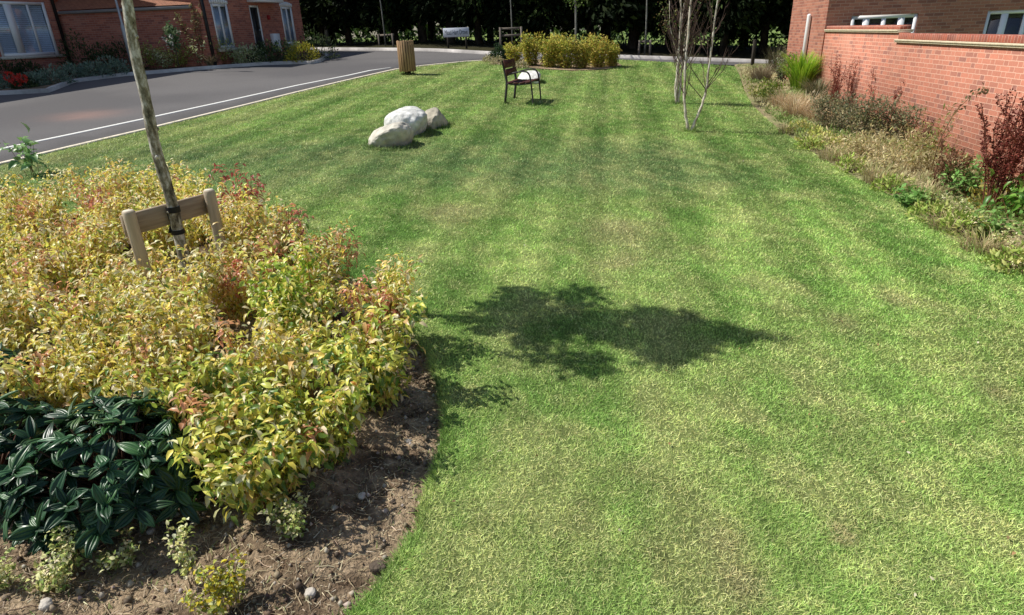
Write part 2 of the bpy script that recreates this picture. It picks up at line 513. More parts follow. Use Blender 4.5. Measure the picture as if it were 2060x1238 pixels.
def sheet(name, poly, step, zfun, cfun, material, smooth=True):
    import bmesh
    from mathutils.geometry import tessellate_polygon
    bm = bmesh.new()
    vs = [bm.verts.new((x, y, 0)) for x, y in poly]
    for tri in tessellate_polygon([[Vector((x, y, 0)) for x, y in poly]]):
        try: bm.faces.new([vs[i] for i in tri])
        except ValueError: pass
    xs = [p[0] for p in poly]; ys = [p[1] for p in poly]
    for ax, lo, hi in ((0, min(xs), max(xs)), (1, min(ys), max(ys))):
        k = int((hi - lo) / step)
        for i in range(1, k + 1):
            co = [0, 0, 0]; co[ax] = lo + i * step + .0013; no = [0, 0, 0]; no[ax] = 1
            bmesh.ops.bisect_plane(bm, geom=bm.verts[:] + bm.edges[:] + bm.faces[:], plane_co=co, plane_no=no, dist=1e-6)
    bmesh.ops.recalc_face_normals(bm, faces=bm.faces)
    me = bpy.data.meshes.new(name); bm.to_mesh(me); bm.free()
    n = len(me.vertices); co = np.empty(n * 3, np.float32); me.vertices.foreach_get('co', co); co = co.reshape(-1, 3).astype(float)
    co[:, 2] = zfun(co[:, 0], co[:, 1])
    me.vertices.foreach_set('co', co.astype(np.float32).ravel())
    if me.polygons and sum(p.normal.z for p in me.polygons) < 0: me.flip_normals()
    ca = me.color_attributes.new('col', 'FLOAT_COLOR', 'POINT')
    c = np.asarray(cfun(co[:, 0], co[:, 1]), float)
    if c.ndim == 1: c = np.tile(c, (n, 1))
    ca.data.foreach_set('color', np.concatenate([c, np.ones((n, 1))], 1).astype(np.float32).ravel())
    me.polygons.foreach_set('use_smooth', np.full(len(me.polygons), smooth))
    me.update()
    me.materials.append(M[material])
    o = bpy.data.objects.new(name, me); COL.objects.link(o)
    return tag(o, kind='structure')


def ribbon(name, pts, w0, w1, z0, z1, material, step=.5, col=(1, 1, 1), parent=None, tones=None):
    """a strip along pts between offsets w0..w1 to its left, raised z0..z1 above the ground, as a solid with real sides"""
    P = [np.array(pts[0], float)]
    for a, b in zip(pts[:-1], pts[1:]):
        a = np.array(a, float); b = np.array(b, float); k = max(1, int(np.linalg.norm(b - a) / step))
        for i in range(1, k + 1): P.append(a + (b - a) * i / k)
    P = np.array(P)
    T = unit(np.gradient(P, axis=0)); Nn = np.stack([-T[:, 1], T[:, 0]], 1)
    A = P + Nn * w0; B = P + Nn * w1
    k = len(P)
    g = Geo()
    za, zb = gz(A[:, 0], A[:, 1]), gz(B[:, 0], B[:, 1])
    V = np.concatenate([np.c_[A, za + z0], np.c_[A, za + z1], np.c_[B, zb + z1], np.c_[B, zb + z0]])
    if tones: col = np.tile(rng.uniform(*tones, k), 4)[:, None] * np.asarray(col)
    i = np.arange(k - 1)
    fs = [np.stack([i + a * k, i + 1 + a * k, i + 1 + b * k, i + b * k], 1) for a, b in ((1, 0), (2, 1), (3, 2))]
    fs = [f[:, ::-1] for f in fs]
    fs += [np.array([[0, k, 2 * k, 3 * k]]), np.array([[3 * k + k - 1, 2 * k + k - 1, k + k - 1, k - 1]])]
    g.add(V, fs, col)
    o = g.build(name, material, parent)
    return o


# ---- outlines (world x, y)
right_edge = Gs([(2060, 552), (1980, 502), (1900, 455), (1830, 412), (1760, 376), (1700, 345), (1640, 310), (1590, 275), (1545, 242), (1512, 210), (1496, 180), (1487, 150), (1478, 133)])
right_edge = [(5.6, -1.5), (5.25, 1.5), (5.0, 4.2)] + right_edge
left_edge = Gs([(990, 121), (940, 124), (900, 128), (850, 133), (800, 139.5), (700, 162), (600, 186), (500, 211), (299, 260), (150, 295), (0, 331)])
front_bed = [(-1.0, 1.55), (-.71, 1.81), (-.60, 2.02), (-.50, 2.3), (-.44, 2.62), (-.41, 3.05), (-.47, 3.42), (-.6, 3.85), (-.86, 4.42), (-1.2, 4.95), (-1.6, 5.4), (-2.1, 5.9), (-2.75, 6.45), (-3.6, 6.95), (-4.5, 7.15), (-5.5, 7.1)]
_fb = []
for _a, _b in zip(front_bed[:-1], front_bed[1:]):
    _k = max(1, int(math.dist(_a, _b) / .06))
    for _i in range(_k): _fb.append((_a[0] + (_b[0] - _a[0]) * _i / _k, _a[1] + (_b[1] - _a[1]) * _i / _k))
front_bed = [(a + .07 * (float(fbm(a * 4, b * 4, 91)) - .5) + .05 * (float(fbm(a * 17, b * 17, 92)) - .5), b) for a, b in _fb] + [front_bed[-1]]
NFB = len(front_bed)
d_e = np.array(left_edge[-1]) - np.array(left_edge[-3]); d_e /= np.linalg.norm(d_e)
edge_ext = [tuple(np.array(left_edge[-1]) + d_e * t) for t in (3, 8, 14)]
lawn_poly = right_edge + [(4.3, 26.9)] + left_edge + [tuple(np.array(left_edge[-1]) + d_e * 1.2)] + [(-7.6, 8.2), (-6.4, 7.6)] + front_bed[::-1] + [(-.9, .8), (-1, -1.5)]
far_bed = Gs([(985, 128), (1030, 134), (1090, 140), (1150, 143), (1215, 141), (1252, 133), (1240, 126), (1150, 122.5), (1060, 121), (1000, 122)])
bed_poly = front_bed + [(-6.4, 7.55), (-7.6, 8.15), (-9.4, 7.2), (-8, 4), (-6, 1.0), (-3, .2), (-1.2, .6)]


def lawn_dry(x, y):
    """0 lush .. 1 straw"""
    s = x - .16 * y                                       # across the mowing stripes
    d = sstep(.44, .80, fbm((x - .16 * y) * 1.9, y * .28, 3)) * .30 + .12
    d += .50 * sstep(.46, .76, fbm(x * 3.6 + 4, y * 2.4, 9))
    d += .42 * sstep(.45, .72, fbm(x * 8, y * 6, 15))
    d += .42 * np.exp(-((s - .30 - .12 * np.sin(y * .9)) / .17) ** 2) * sstep(7.5, 3, y) * (.5 + fbm(x * 3, y * 2, 31))
    d += .30 * np.exp(-((s + .42) / .2) ** 2) * sstep(3.4, 2.2, y)
    d += .28 * np.exp(-((s - 1.45) / .3) ** 2) * sstep(8, 2.5, y)
    d += .30 * sstep(4.2, 1.9, y) * fbm(x * 1.5, y * 1.5, 44) * 1.3
    st = .5 + .5 * np.sin((s - .1) * 2 * PI / 1.05)
    d += .14 * (st - .5) * sstep(2.5, 7, y)
    d += .16 * sstep(13, 22, y) * (fbm(x * .6, y * .3, 71) - .35)
    e = np.minimum(edge_dist(left_edge + edge_ext, x, y), 9)
    d += .55 * sstep(.55, .05, e)
    return np.clip(d, 0, 1)


def lawn_col(x, y):
    x = np.asarray(x, float); y = np.asarray(y, float)
    s = x - .16 * y
    d = lawn_dry(x, y)
    g = mix((.150, .315, .058), (.235, .425, .090), sstep(.3, .7, fbm((x - .16 * y) * 2.2, y * .8, 21)))
    # a broad bluish green swathe crosses the lawn between the boulders and the birches
    sw = sstep(7.2, 8.6, y) * sstep(12.2, 9.6, y) * sstep(4.5, 2.2, x) * (.4 + .8 * fbm(x * .7, y * .8, 51))
    g = mix(g, (.135, .25, .095), np.clip(sw * .8, 0, .65))
    c = mix(g, (.56, .60, .23), d * .62)
    c = c * (.70 + .62 * fbm(x * 10, y * 7, 101, 3))[..., None]
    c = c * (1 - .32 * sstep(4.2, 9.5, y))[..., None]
    st = .5 + .5 * np.sin((s - .1) * 2 * PI / 1.05 + .5 * fbm(x * .4, y * .15, 5))
    amp = .12 * sstep(2.5, 6, y)
    fine = .5 + .5 * np.sin((s + .07 * fbm(x, y * .3, 6)) * 2 * PI / .37)
    c = c * (.91 + .18 * fine * sstep(3, 7, y))[..., None]
    c = c * (1 - amp + 2 * amp * st)[..., None]
    band = fbm(x * .35 + 9, y * 1.6, 61)
    c = c * (.90 + .20 * band)[..., None]
    bare = sstep(.84, .92, fbm(x * 1.9 + 3, y * 1.4, 88))
    for bx, by, br_ in ((*G(1470, 1085), .11), (*G(1490, 1165), .10), (*G(1800, 601), .13), (*G(2005, 790), .12), (*G(1700, 650), .16), (*G(900, 426), .3), (*G(1250, 470), .45), (*G(1245, 520), .25)):
        bare = np.maximum(bare, .85 * np.exp(-(((x - bx) / br_) ** 2 + ((y - by) / (br_ * 1.3)) ** 2)))
    c = mix(c, (.36, .27, .17), np.clip(bare * .55, 0, 1))
    return c


far_g = lambda x, y: mix((.14, .21, .06), (.22, .29, .08), sstep(.3, .7, fbm(x * .08, y * .08, 2)))


def build_ground():
    xs = np.unique(np.concatenate([np.linspace(-400, -40, 20), np.linspace(-40, 40, 81), np.linspace(40, 400, 20)]))
    ys = np.unique(np.concatenate([np.linspace(-60, -10, 8), np.linspace(-10, 60, 71), np.linspace(60, 900, 30)]))
    X, Y = np.meshgrid(xs, ys)
    g = Geo(); k = len(xs)
    i, j = np.meshgrid(np.arange(len(ys) - 1), np.arange(k - 1), indexing='ij')
    q = np.stack([i * k + j, i * k + j + 1, (i + 1) * k + j + 1, (i + 1) * k + j], -1).reshape(-1, 4)
    g.add(np.stack([X, Y, gz(X, Y) - .16], -1).reshape(-1, 3), [q], far_g(X.ravel(), Y.ravel()))
    tag(g.build('ground', 'field', smooth=True), kind='structure')


build_ground()
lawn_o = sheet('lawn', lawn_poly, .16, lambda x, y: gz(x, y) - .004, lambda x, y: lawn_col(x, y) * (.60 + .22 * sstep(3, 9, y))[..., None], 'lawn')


def soil_col(x, y):
    a = fbm(x * 5, y * 5, 3); b = fbm(x * 22, y * 22, 8)
    c = mix((.13, .095, .066), (.36, .285, .20), sstep(.3, .7, a))
    c = mix(c, (.52, .42, .30), sstep(.50, .72, b) * .75)
    return c * np.array([.92, .87, .80]) * (.60 + .7 * fbm(x * 9, y * 9, 23, 3))[..., None]


def bed_z(x, y):
    e = edge_dist(front_bed[::3], x, y)
    return gz(x, y) - .045 + .11 * sstep(.05, .9, e) + .06 * (fbm(x * 5, y * 5, 14) - .5) + .055 * (fbm(x * 14, y * 14, 17) - .5)


sheet('soil_bed', bed_poly, .05, bed_z, soil_col, 'soil')
sheet('soil_bed', far_bed, .25, lambda x, y: gz(x, y) + .004 + .03 * fbm(x * 2, y * 2, 4), lambda x, y: soil_col(x, y) * 1.25, 'soil')

# garden wall line
WD = np.array([.153, .988]); WD /= np.linalg.norm(WD)
W0 = np.array([6.88, 8.1])
wall_at = lambda y: W0 + WD * ((y - W0[1]) / WD[1])
rb = right_edge[:]
right_bed = rb + [tuple(G(1478, 131)), (11.2, 25.0)] + [tuple(wall_at(24) + (.1, 0)), tuple(wall_at(8) + (.1, 0)), tuple(wall_at(-1.5) + (.1, 0))]
sheet('soil_bed', right_bed, .18, lambda x, y: gz(x, y) - .03 + .10 * sstep(0, .8, edge_dist(rb, x, y)) + .06 * (fbm(x * 3, y * 3, 41) - .5),
      lambda x, y: mix(soil_col(x, y) * 1.2, (.26, .28, .12), .35 + .4 * sstep(.4, .65, fbm(x * 1.7, y * 1.7, 66))), 'soil')

# ---- road
kerb_l = Gs([(-130, 217), (0, 191), (98, 186), (112, 181), (150, 166), (250, 153), (330, 146.5), (430, 138), (530, 131), (600, 128.5), (626, 129), (645, 125), (662, 116)])
kerb_l = kerb_l + [G(655, 110), G(625, 104)]
kf = Gs([(639, 101), (989, 110), (1256, 117), (1523, 126)])
kfd = unit(np.array(kf[-1]) - np.array(kf[0]))
far_kerb = [tuple(np.array(kf[0]) - kfd * 34), tuple(np.array(kf[0]) - kfd * 8)] + kf + [tuple(np.array(kf[-1]) + kfd * 30)]
near_road = [(4.3, 26.9), tuple(G(1478, 131)), (12.5, 24.6), (26, 19.0)]
road_poly = edge_ext[::-1] + left_edge[::-1] + near_road + far_kerb[::-1] + [(-30, 38)] + [(-22, 34)] + kerb_l[::-1] + [(-22, 8)]


def road_col(x, y):
    c = mix((.115, .110, .110), (.15, .143, .14), sstep(.3, .7, fbm(x * .35, y * .35, 7)))
    bx, by = G(172, 231)
    u = (x - bx) * .45 + (y - by) * .9; v = (x - bx) * .9 - (y - by) * .45
    p = np.exp(-((u / .55) ** 2 + (v / .75) ** 2)) * (.3 + fbm(x * 4, y * 4, 12))
    c = mix(c, (.34, .20, .16), np.clip(p * .75, 0, .8))
    e = edge_dist(left_edge + edge_ext, x, y)
    foot = sstep(.75, .7, e)
    return c * (1 - .22 * foot)[..., None]


sheet('road', road_poly, .4, lambda x, y: gz(x, y) - .012, road_col, 'asphalt')
tag(ribbon('kerb_edging', edge_ext[::-1] + left_edge[::-1], -.03, .10, -.1, .014, 'edging'), kind='structure')
mark = Gs([(787, 135.5), (745, 141.5), (700, 151.5), (600, 171), (450, 204), (292, 238), (150, 268), (0, 299)])
dm = unit(np.array(mark[-1]) - np.array(mark[-2]))
mark.append(tuple(np.array(mark[-1]) + dm * 8))
tag(ribbon('road_marking', mark, -.07, .07, -.03, -.006, 'paint'), kind='structure')
tag(ribbon('kerb', kerb_l, 0, .15, -.1, .10, 'kerb', .46, (.60, .57, .53), None, (.6, 1.12)), kind='structure')
tag(ribbon('kerb', far_kerb, 0, .16, -.1, .11, 'kerb', .46, (.66, .62, .58), None, (.55, 1.15)), kind='structure')

# ---- left terrace geometry: a row of houses along TU
TU = np.array([math.sin(math.radians(20)), math.cos(math.radians(20))]); TN = np.array([TU[1], -TU[0]])
C1 = np.array(G(147, 146)); C2 = np.array(G(618, 108.5))
left_bed = kerb_l[:] + [tuple(np.array(kerb_l[-1]) - TN * 2.0), tuple(C2 - TN * .5), tuple(C1 - TN * 1.2), tuple(C1 - TU * 12 - TN * .3)]
sheet('soil_bed', left_bed, .3, lambda x, y: gz(x, y) + .05 + .05 * fbm(x * 2, y * 2, 5), lambda x, y: soil_col(x, y) * .9, 'soil')
fk = np.array(far_kerb); nrm = np.array([-kfd[1], kfd[0]])
if nrm[1] < 0: nrm = -nrm
verge = [tuple(p + nrm * .1) for p in fk] + [tuple(p + nrm * 9) for p in fk[::-1]]
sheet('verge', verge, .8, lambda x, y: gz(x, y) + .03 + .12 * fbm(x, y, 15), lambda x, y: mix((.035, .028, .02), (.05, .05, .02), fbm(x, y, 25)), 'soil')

# ------------------------------------------------------------------ leaves and plants
T_LEAF = (np.array([(0, 0, 0), (.33, -.46, .13), (.36, 0, .01), (.33, .46, .13), (.70, -.33, .02), (.72, 0, -.10), (.70, .33, .02), (1, 0, -.30)]),
          np.array([(0, 2, 1), (0, 3, 2), (1, 2, 5), (1, 5, 4), (2, 3, 6), (2, 6, 5), (4, 5, 7), (5, 6, 7)]))
T_DIAM = (np.array([(0, 0, 0), (.5, -.5, .06), (.5, .5, .06), (1, 0, -.05)]), np.array([(0, 2, 1), (1, 2, 3)]))
T_BLADE = (np.array([(0, -.5, 0), (0, .5, 0), (.5, -.42, .0), (.5, .42, .0), (1, 0, 0)]), np.array([(0, 1, 3), (0, 3, 2), (2, 3, 4)]))


def put(g, P, D, Nn, L, W, col, T=T_LEAF):
    n = len(P)
    D = unit(D); S = unit(np.cross(D, Nn)); U = np.cross(S, D)
    L = np.broadcast_to(np.asarray(L, float), (n,)); W = np.broadcast_to(np.asarray(W, float), (n,))
    tv, tf = T[:2]
    V = P[:, None] + D[:, None] * (tv[None, :, 0:1] * L[:, None, None]) + S[:, None] * (tv[None, :, 1:2] * W[:, None, None]) + U[:, None] * (tv[None, :, 2:3] * L[:, None, None])
    k = len(tv)
    Fc = (tf[None] + (np.arange(n) * k)[:, None, None]).reshape(-1, 3)
    c = np.asarray(col, float)
    c = np.tile(c, (n, 1)) if c.ndim == 1 else c
    cv = np.repeat(c, k, 0)
    if len(T) > 2: cv = cv * np.tile(T[2], n)[:, None]
    g.add(V.reshape(-1, 3), [Fc], cv)


def rand_dirs(n, zmin=-1):
    z = rng.uniform(zmin, 1, n); a = rng.uniform(0, 2 * PI, n); r = np.sqrt(1 - z * z)
    return np.stack([r * np.cos(a), r * np.sin(a), z], 1)


def pick(cols, n, w=None, jit=.18):
    c = np.asarray(cols, float); w = None if w is None else np.asarray(w, float) / np.sum(w)
    k = rng.choice(len(c), n, p=w)
    return c[k] * rng.uniform(1 - jit, 1 + jit, (n, 1)) * rng.uniform(.93, 1.07, (n, 3))


def stem_paths(n, h, spread, base_r, lean=1.0, k=6, hv=.3):
    out = []
    for i in range(n):
        a = rng.uniform(0, 2 * PI); r0 = base_r * math.sqrt(rng.uniform()); hh = h * rng.uniform(1 - hv, 1)
        r1 = spread * math.sqrt(rng.uniform(0, 1)); a2 = a + rng.normal(0, .5)
        b = np.array([r0 * math.cos(a), r0 * math.sin(a), -.06]); e = np.array([r1 * math.cos(a2), r1 * math.sin(a2), hh])
        t = np.linspace(0, 1, k)[:, None]
        p = b + (e - b) * np.c_[t ** 1.4, t ** 1.4, t]
        p += rng.normal(0, .012 * h, p.shape) * t
        out.append(p)
    return out


def shrub(root, n, h, spread, leaf=.06, wid=.5, cols=None, w=None, per=26, base_r=.12, stem_col=(.16, .07, .035), droop=.35, T=T_LEAF, m='leaf', first=.25, hv=.3, stem_r=.0035, tips=None, clus=.05, names=('branches', 'foliage')):
    """upright stems set with pairs of leaves -> two parts"""
    gs, gl = Geo(), Geo()
    P, D, Cc, LL = [], [], [], []
    for p in stem_paths(n, h, spread, base_r, hv=hv):
        gs.tube(p, np.linspace(stem_r, stem_r * .45, len(p)), 4, stem_col, caps=False)
        t = rng.uniform(first, 1.0, per) ** .75
        f = t * (len(p) - 1); i = np.minimum(f.astype(int), len(p) - 2); fr = (f - i)[:, None]
        q = p[i] * (1 - fr) + p[i + 1] * fr + rng.normal(0, clus, (per, 3)) * (1, 1, .6)
        a = rng.uniform(0, 2 * PI, per)
        el = rng.normal(.15 - droop, .45, per) + .5 * (t > .93)
        P.append(q); D.append(np.stack([np.cos(a) * np.cos(el), np.sin(a) * np.cos(el), np.sin(el)], 1))
        tint = rng.uniform(.85, 1.15)
        c = pick(cols, per, w) * tint
        if tips is not None and rng.uniform() < tips[1]:
            c = np.where((t > .55)[:, None], pick(tips[0], per), c)
        # leaves low in the plant are greener and duller
        Cc.append(c); LL.append(leaf * rng.uniform(.6, 1.15, per))
    P, D, Cc, LL = map(np.concatenate, (P, D, Cc, LL))
    up = np.tile((0, 0, 1.0), (len(P), 1)) + rng.normal(0, .45, (len(P), 3))
    put(gl, P, D, up, LL, LL * wid * rng.uniform(.8, 1.2, len(P)), Cc, T)
    gs.build(names[0], 'stem', root); gl.build(names[1], m, root)


def mound(root, n, r, h, leaf, wid, cols, w=None, T=T_LEAF, m='leaf_small', flat=.0, name='foliage', stems=True, spiky=.6):
    g = Geo()
    d = rand_dirs(n, -.1)
    rad = rng.uniform(.35, 1, n) ** .5
    lump = .75 + .5 * vnoise(d[:, 0] * 2.4 + 5, d[:, 1] * 2.4, int(rng.integers(99)), d[:, 2] * 2.4)
    P = d * (rad * lump)[:, None] * np.array([r, r, h]); P[:, 2] = np.abs(P[:, 2])
    D = unit(d * np.array([1, 1, 1.0]) * spiky + rng.normal(0, .45, (n, 3)) + (0, 0, .35))
    L = leaf * rng.uniform(.6, 1.2, n)
    put(g, P - D * (L * .5)[:, None], D, rand_dirs(n), L, L * wid, pick(cols, n, w), T)
    if stems:
        gs = Geo()
        for k in range(9):
            e = P[rng.integers(n)]
            gs.tube(np.array([(0, 0, -.05), e * .5 + (0, 0, .02), e * .95]), [.006, .004, .002], 4, (.12, .085, .05), caps=False)
        gs.build('branches', 'stem', root)
    g.build(name, m, root)


def grass_clump(root, n, h, spread, width, cols, w=None, base_r=.12, droop=.6, m='blade', name='blades'):
    g = Geo()
    K = 6
    a = rng.uniform(0, 2 * PI, n); r0 = base_r * np.sqrt(rng.uniform(0, 1, n))
    hh = h * rng.uniform(.55, 1, n); sp = spread * rng.uniform(.15, 1, n)
    aa = a + rng.normal(0, .5, n)
    c = pick(cols, n, w)
    t = np.linspace(0, 1, K)
    side = np.stack([-np.sin(aa), np.cos(aa), np.zeros(n)], 1)
    V = np.zeros((n, K, 2, 3))
    for i, tt in enumerate(t):
        x = r0 * np.cos(a) + sp * tt ** 1.8 * np.cos(aa); y = r0 * np.sin(a) + sp * tt ** 1.8 * np.sin(aa)
        z = hh * (tt - droop * .5 * tt ** 3) - .03
        p = np.stack([x, y, z], 1)
        wv = width * (1 - tt ** 2 * .9) * .5
        V[:, i, 0] = p - side * wv; V[:, i, 1] = p + side * wv
    b = (np.arange(n) * K * 2)[:, None]
    i = np.arange(K - 1)[None] * 2
    q = np.stack([b + i, b + i + 1, b + i + 3, b + i + 2], -1).reshape(-1, 4)
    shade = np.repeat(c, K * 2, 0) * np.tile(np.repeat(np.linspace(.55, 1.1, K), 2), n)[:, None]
    g.add(V.reshape(-1, 3), [q], shade)
    g.build(name, m, root)


def spikes(root, n, h, spread, cols, seed_from=.4, size=.02, per=70, stem_col=(.16, .055, .035), leafy=None, name='foliage', thick=.005, lump=.022, stack=3):
    """tall stems with branching spikes of small seeds (docks and the like)"""
    gs, gd = Geo(), Geo()
    P, S = [], []
    for p in stem_paths(n, h, spread, .08, hv=.45, k=7):
        gs.tube(p, np.linspace(thick, thick * .4, len(p)), 4, stem_col, caps=False)
        subs = [p[int(len(p) * seed_from):]]
        for b in range(stack):
            i = rng.integers(int(len(p) * seed_from), len(p) - 1)
            e = p[i] + np.array([rng.normal(0, .09), rng.normal(0, .09), rng.uniform(.14, .3)]) * (h / 1.2)
            br = np.array([p[i], p[i] * .5 + e * .5 + (0, 0, -.01), e]); subs.append(br)
            gs.tube(br, [thick * .5, thick * .4, thick * .2], 3, stem_col, caps=False)
        for sp in subs:
            k = per // 3
            f = rng.uniform(0, len(sp) - 1.001, k); i = f.astype(int); fr = (f - i)[:, None]
            P.append(sp[i] * (1 - fr) + sp[i + 1] * fr + rng.normal(0, lump * .5, (k, 3)))
    P = np.concatenate(P)
    D = unit(rand_dirs(len(P)) + (0, 0, .3))
    put(gd, P, D, rand_dirs(len(P)), size * rng.uniform(.6, 1.3, len(P)), size * .7, pick(cols, len(P)), T_DIAM)
    gs.build('stems', 'stem', root); gd.build(name, 'leaf_small', root)  # the foliage part here is the seed heads in one mesh, no leaves
    if leafy:
        gl = Geo(); k = 26
        a = rng.uniform(0, 2 * PI, k); el = rng.uniform(-.1, .9, k)
        D = np.stack([np.cos(a) * np.cos(el), np.sin(a) * np.cos(el), np.sin(el)], 1)
        P = np.c_[rng.normal(0, .05, (k, 2)), rng.uniform(.02, .25 * h, k)]
        put(gl, P, D, np.tile((0, 0, 1.), (k, 1)), rng.uniform(.12, .24, k), .06, pick(leafy, k), T_LEAF)
        gl.build('basal_leaves', 'leaf', root)


YEL = [(.90, .76, .16), (.78, .78, .17), (.93, .86, .52), (.84, .60, .24), (.46, .56, .09), (.72, .36, .17), (.17, .28, .06)]
exec_shrubs = [
    (-1.07, 2.69, .50, .34, 'g', 'greenest dogwood shrub, at the front corner of the bed above bare soil'),
    (-1.28, 2.47, .42, .28, 'g', 'low leafy dogwood shrub spilling forward over the soil, nearest the camera'),
    (-1.61, 2.77, .55, .34, 'g', 'yellow green dogwood shrub pressing against the right side of the front dark viburnum'),
    (-2.08, 2.98, .52, .30, 'y', 'yellow dogwood shrub in the notch between two bushes above the front viburnum'),
    (-2.55, 3.06, .55, .32, 'y', 'yellow dogwood shrub directly behind the front dark viburnum'),
    (-1.45, 3.27, .58, .34, 'y', 'yellow dogwood shrub just behind the green front corner of the bed'),
    (-.83, 3.31, .55, .32, 'g', 'yellow green dogwood shrub on the lawn edge beside the overhung bare soil'),
    (-2.13, 3.46, .58, .36, 'o', 'buff dogwood shrub behind the right half of the front viburnum'),
    (-3.39, 3.68, .55, .36, 'y', 'yellow dogwood shrub beside the dark viburnum on the photo edge'),
    (-2.78, 3.69, .58, .36, 'y', 'golden dogwood shrub two rows behind the front viburnum'),
    (-1.41, 3.82, .66, .34, 'gp', 'dogwood shrub with lime green shoot tips in the middle of the bed front'),
    (-2.29, 3.99, .60, .36, 'o', 'buff dogwood shrub in front of the left tree stake'),
    (-3.71, 4.21, .58, .36, 'y', 'yellow dogwood shrub left of the golden middle of the bed'),
    (-2.83, 4.37, .50, .34, 'o', 'dry buff dogwood shrub at the foot of the left tree stake'),
    (-.92, 3.92, .60, .30, 'p', 'pink tipped dogwood shrub leaning over the lawn near the tree shadow'),
    (-1.45, 4.44, .66, .32, 'o', 'straw coloured dogwood shrub with tall thin shoots on the lawn edge'),
    (-2.02, 4.38, .62, .32, 'r', 'dogwood shrub flushed red beside the foot of the staked trunk'),
    (-3.36, 4.62, .60, .36, 'y', 'yellow dogwood shrub a stride left of the left tree stake'),
    (-4.10, 4.79, .62, .36, 'y', 'pale yellow dogwood shrub by the left photo edge'),
    (-1.95, 5.0, .68, .28, 'p', 'dogwood shrub with one tall pinkish shoot on the lawn edge'),
    (-2.42, 5.35, .70, .30, 'o', 'buff dogwood shrub in front of the right tree stake'),
    (-3.68, 5.22, .62, .36, 'o', 'buff dogwood shrub behind the left tree stake'),
    (-3.06, 5.45, .62, .34, 'y', 'yellow dogwood shrub seen under the timber rail'),
    (-4.50, 5.54, .64, .36, 'y', 'yellow dogwood shrub near the leafy green sapling at the road end'),
    (-2.5, 5.72, .80, .22, 'rr', 'red headed dogwood shrub standing clear beside the right tree stake'),
    (-3.88, 5.80, .66, .36, 'p', 'dogwood shrub with a salmon patch in the back of the bed'),
    (-3.12, 6.05, .64, .32, 'y', 'yellow dogwood shrub right behind the staked trunk'),
    (-4.75, 6.2, .66, .36, 'o', 'straw coloured dogwood shrub in the back corner towards the road'),
    (-3.6, 6.4, .66, .34, 'y', 'golden dogwood shrub at the back edge left of the trunk'),
    (-4.2, 6.5, .68, .34, 'o', 'orange buff dogwood shrub at the back edge of the bed'),
]
for x, y, h, r, tone, lab in exec_shrubs:
    root = thing('dogwood_shrub', lab, 'shrub', x, y, G1(x, y) + .03, rng.uniform(0, 6), 'yellow leaved dogwood shrubs massed in the front bed')
    w = {'y': [6, 4.5, 6, 3, 2, .4, 1.2], 'g': [4, 7, 4, 1.2, 6, .3, 4.5], 'gp': [4, 7, 4, 1, 7, .3, 3.5], 'o': [5, 3.5, 7, 3.8, 1.5, .7, 1], 'p': [5, 4, 6, 4, 2, 1.0, 1], 'r': [4, 3, 5, 4, 1, 1.5, .8], 'rr': [2, 2, 3, 4, 1, 4, .6]}[tone]
    tips = {'r': ([(.66, .20, .13), (.74, .38, .22)], .22), 'rr': ([(.50, .11, .10), (.55, .18, .13)], .8), 'p': ([(.74, .36, .22), (.66, .24, .17)], .16), 'gp': ([(.34, .48, .05)], .3)}.get(tone, ([(.74, .36, .2), (.70, .42, .2)], .04))
    d = math.hypot(x, y)
    n = 25 if tone != 'rr' else 11
    shrub(root, n, h * 1.06, r, leaf=.062 if tone[0] == 'g' else .051, wid=.46, cols=YEL, w=w, per=112 if tone[0] != 'g' else 100, stem_col=(.20, .10, .04), tips=tips, first=.06, droop=.66, hv=.46, clus=.036)

# ---- dark viburnums with big ribbed leaves
def vib_template(curl):
    tv, tf, tint = [], [], []
    R_, C_ = 8, 13
    for i in range(R_ + 1):
        t = i / R_
        w = math.sin(PI * min(1, t * .96 + .02)) ** .8 * .5
        for j in range(C_):
            s_ = j / (C_ - 1) * 2 - 1
            groove = .048 * math.cos(s_ * PI * 3) * (1 - t * .5)
            tv.append((t, s_ * w, groove + .09 * abs(s_) ** 1.5 * w * 2 - curl * t * t)); tint.append(.85 + .38 * max(0, math.cos(s_ * PI * 3)) * (1 - .3 * t))
    for i in range(R_):
        for j in range(C_ - 1):
            a = i * C_ + j
            tf += [(a, a + C_, a + 1), (a + 1, a + C_, a + C_ + 1)]
    return np.array(tv), np.array(tf), np.array(tint)


T_VIB, T_VIB2 = vib_template(.16), vib_template(.40)


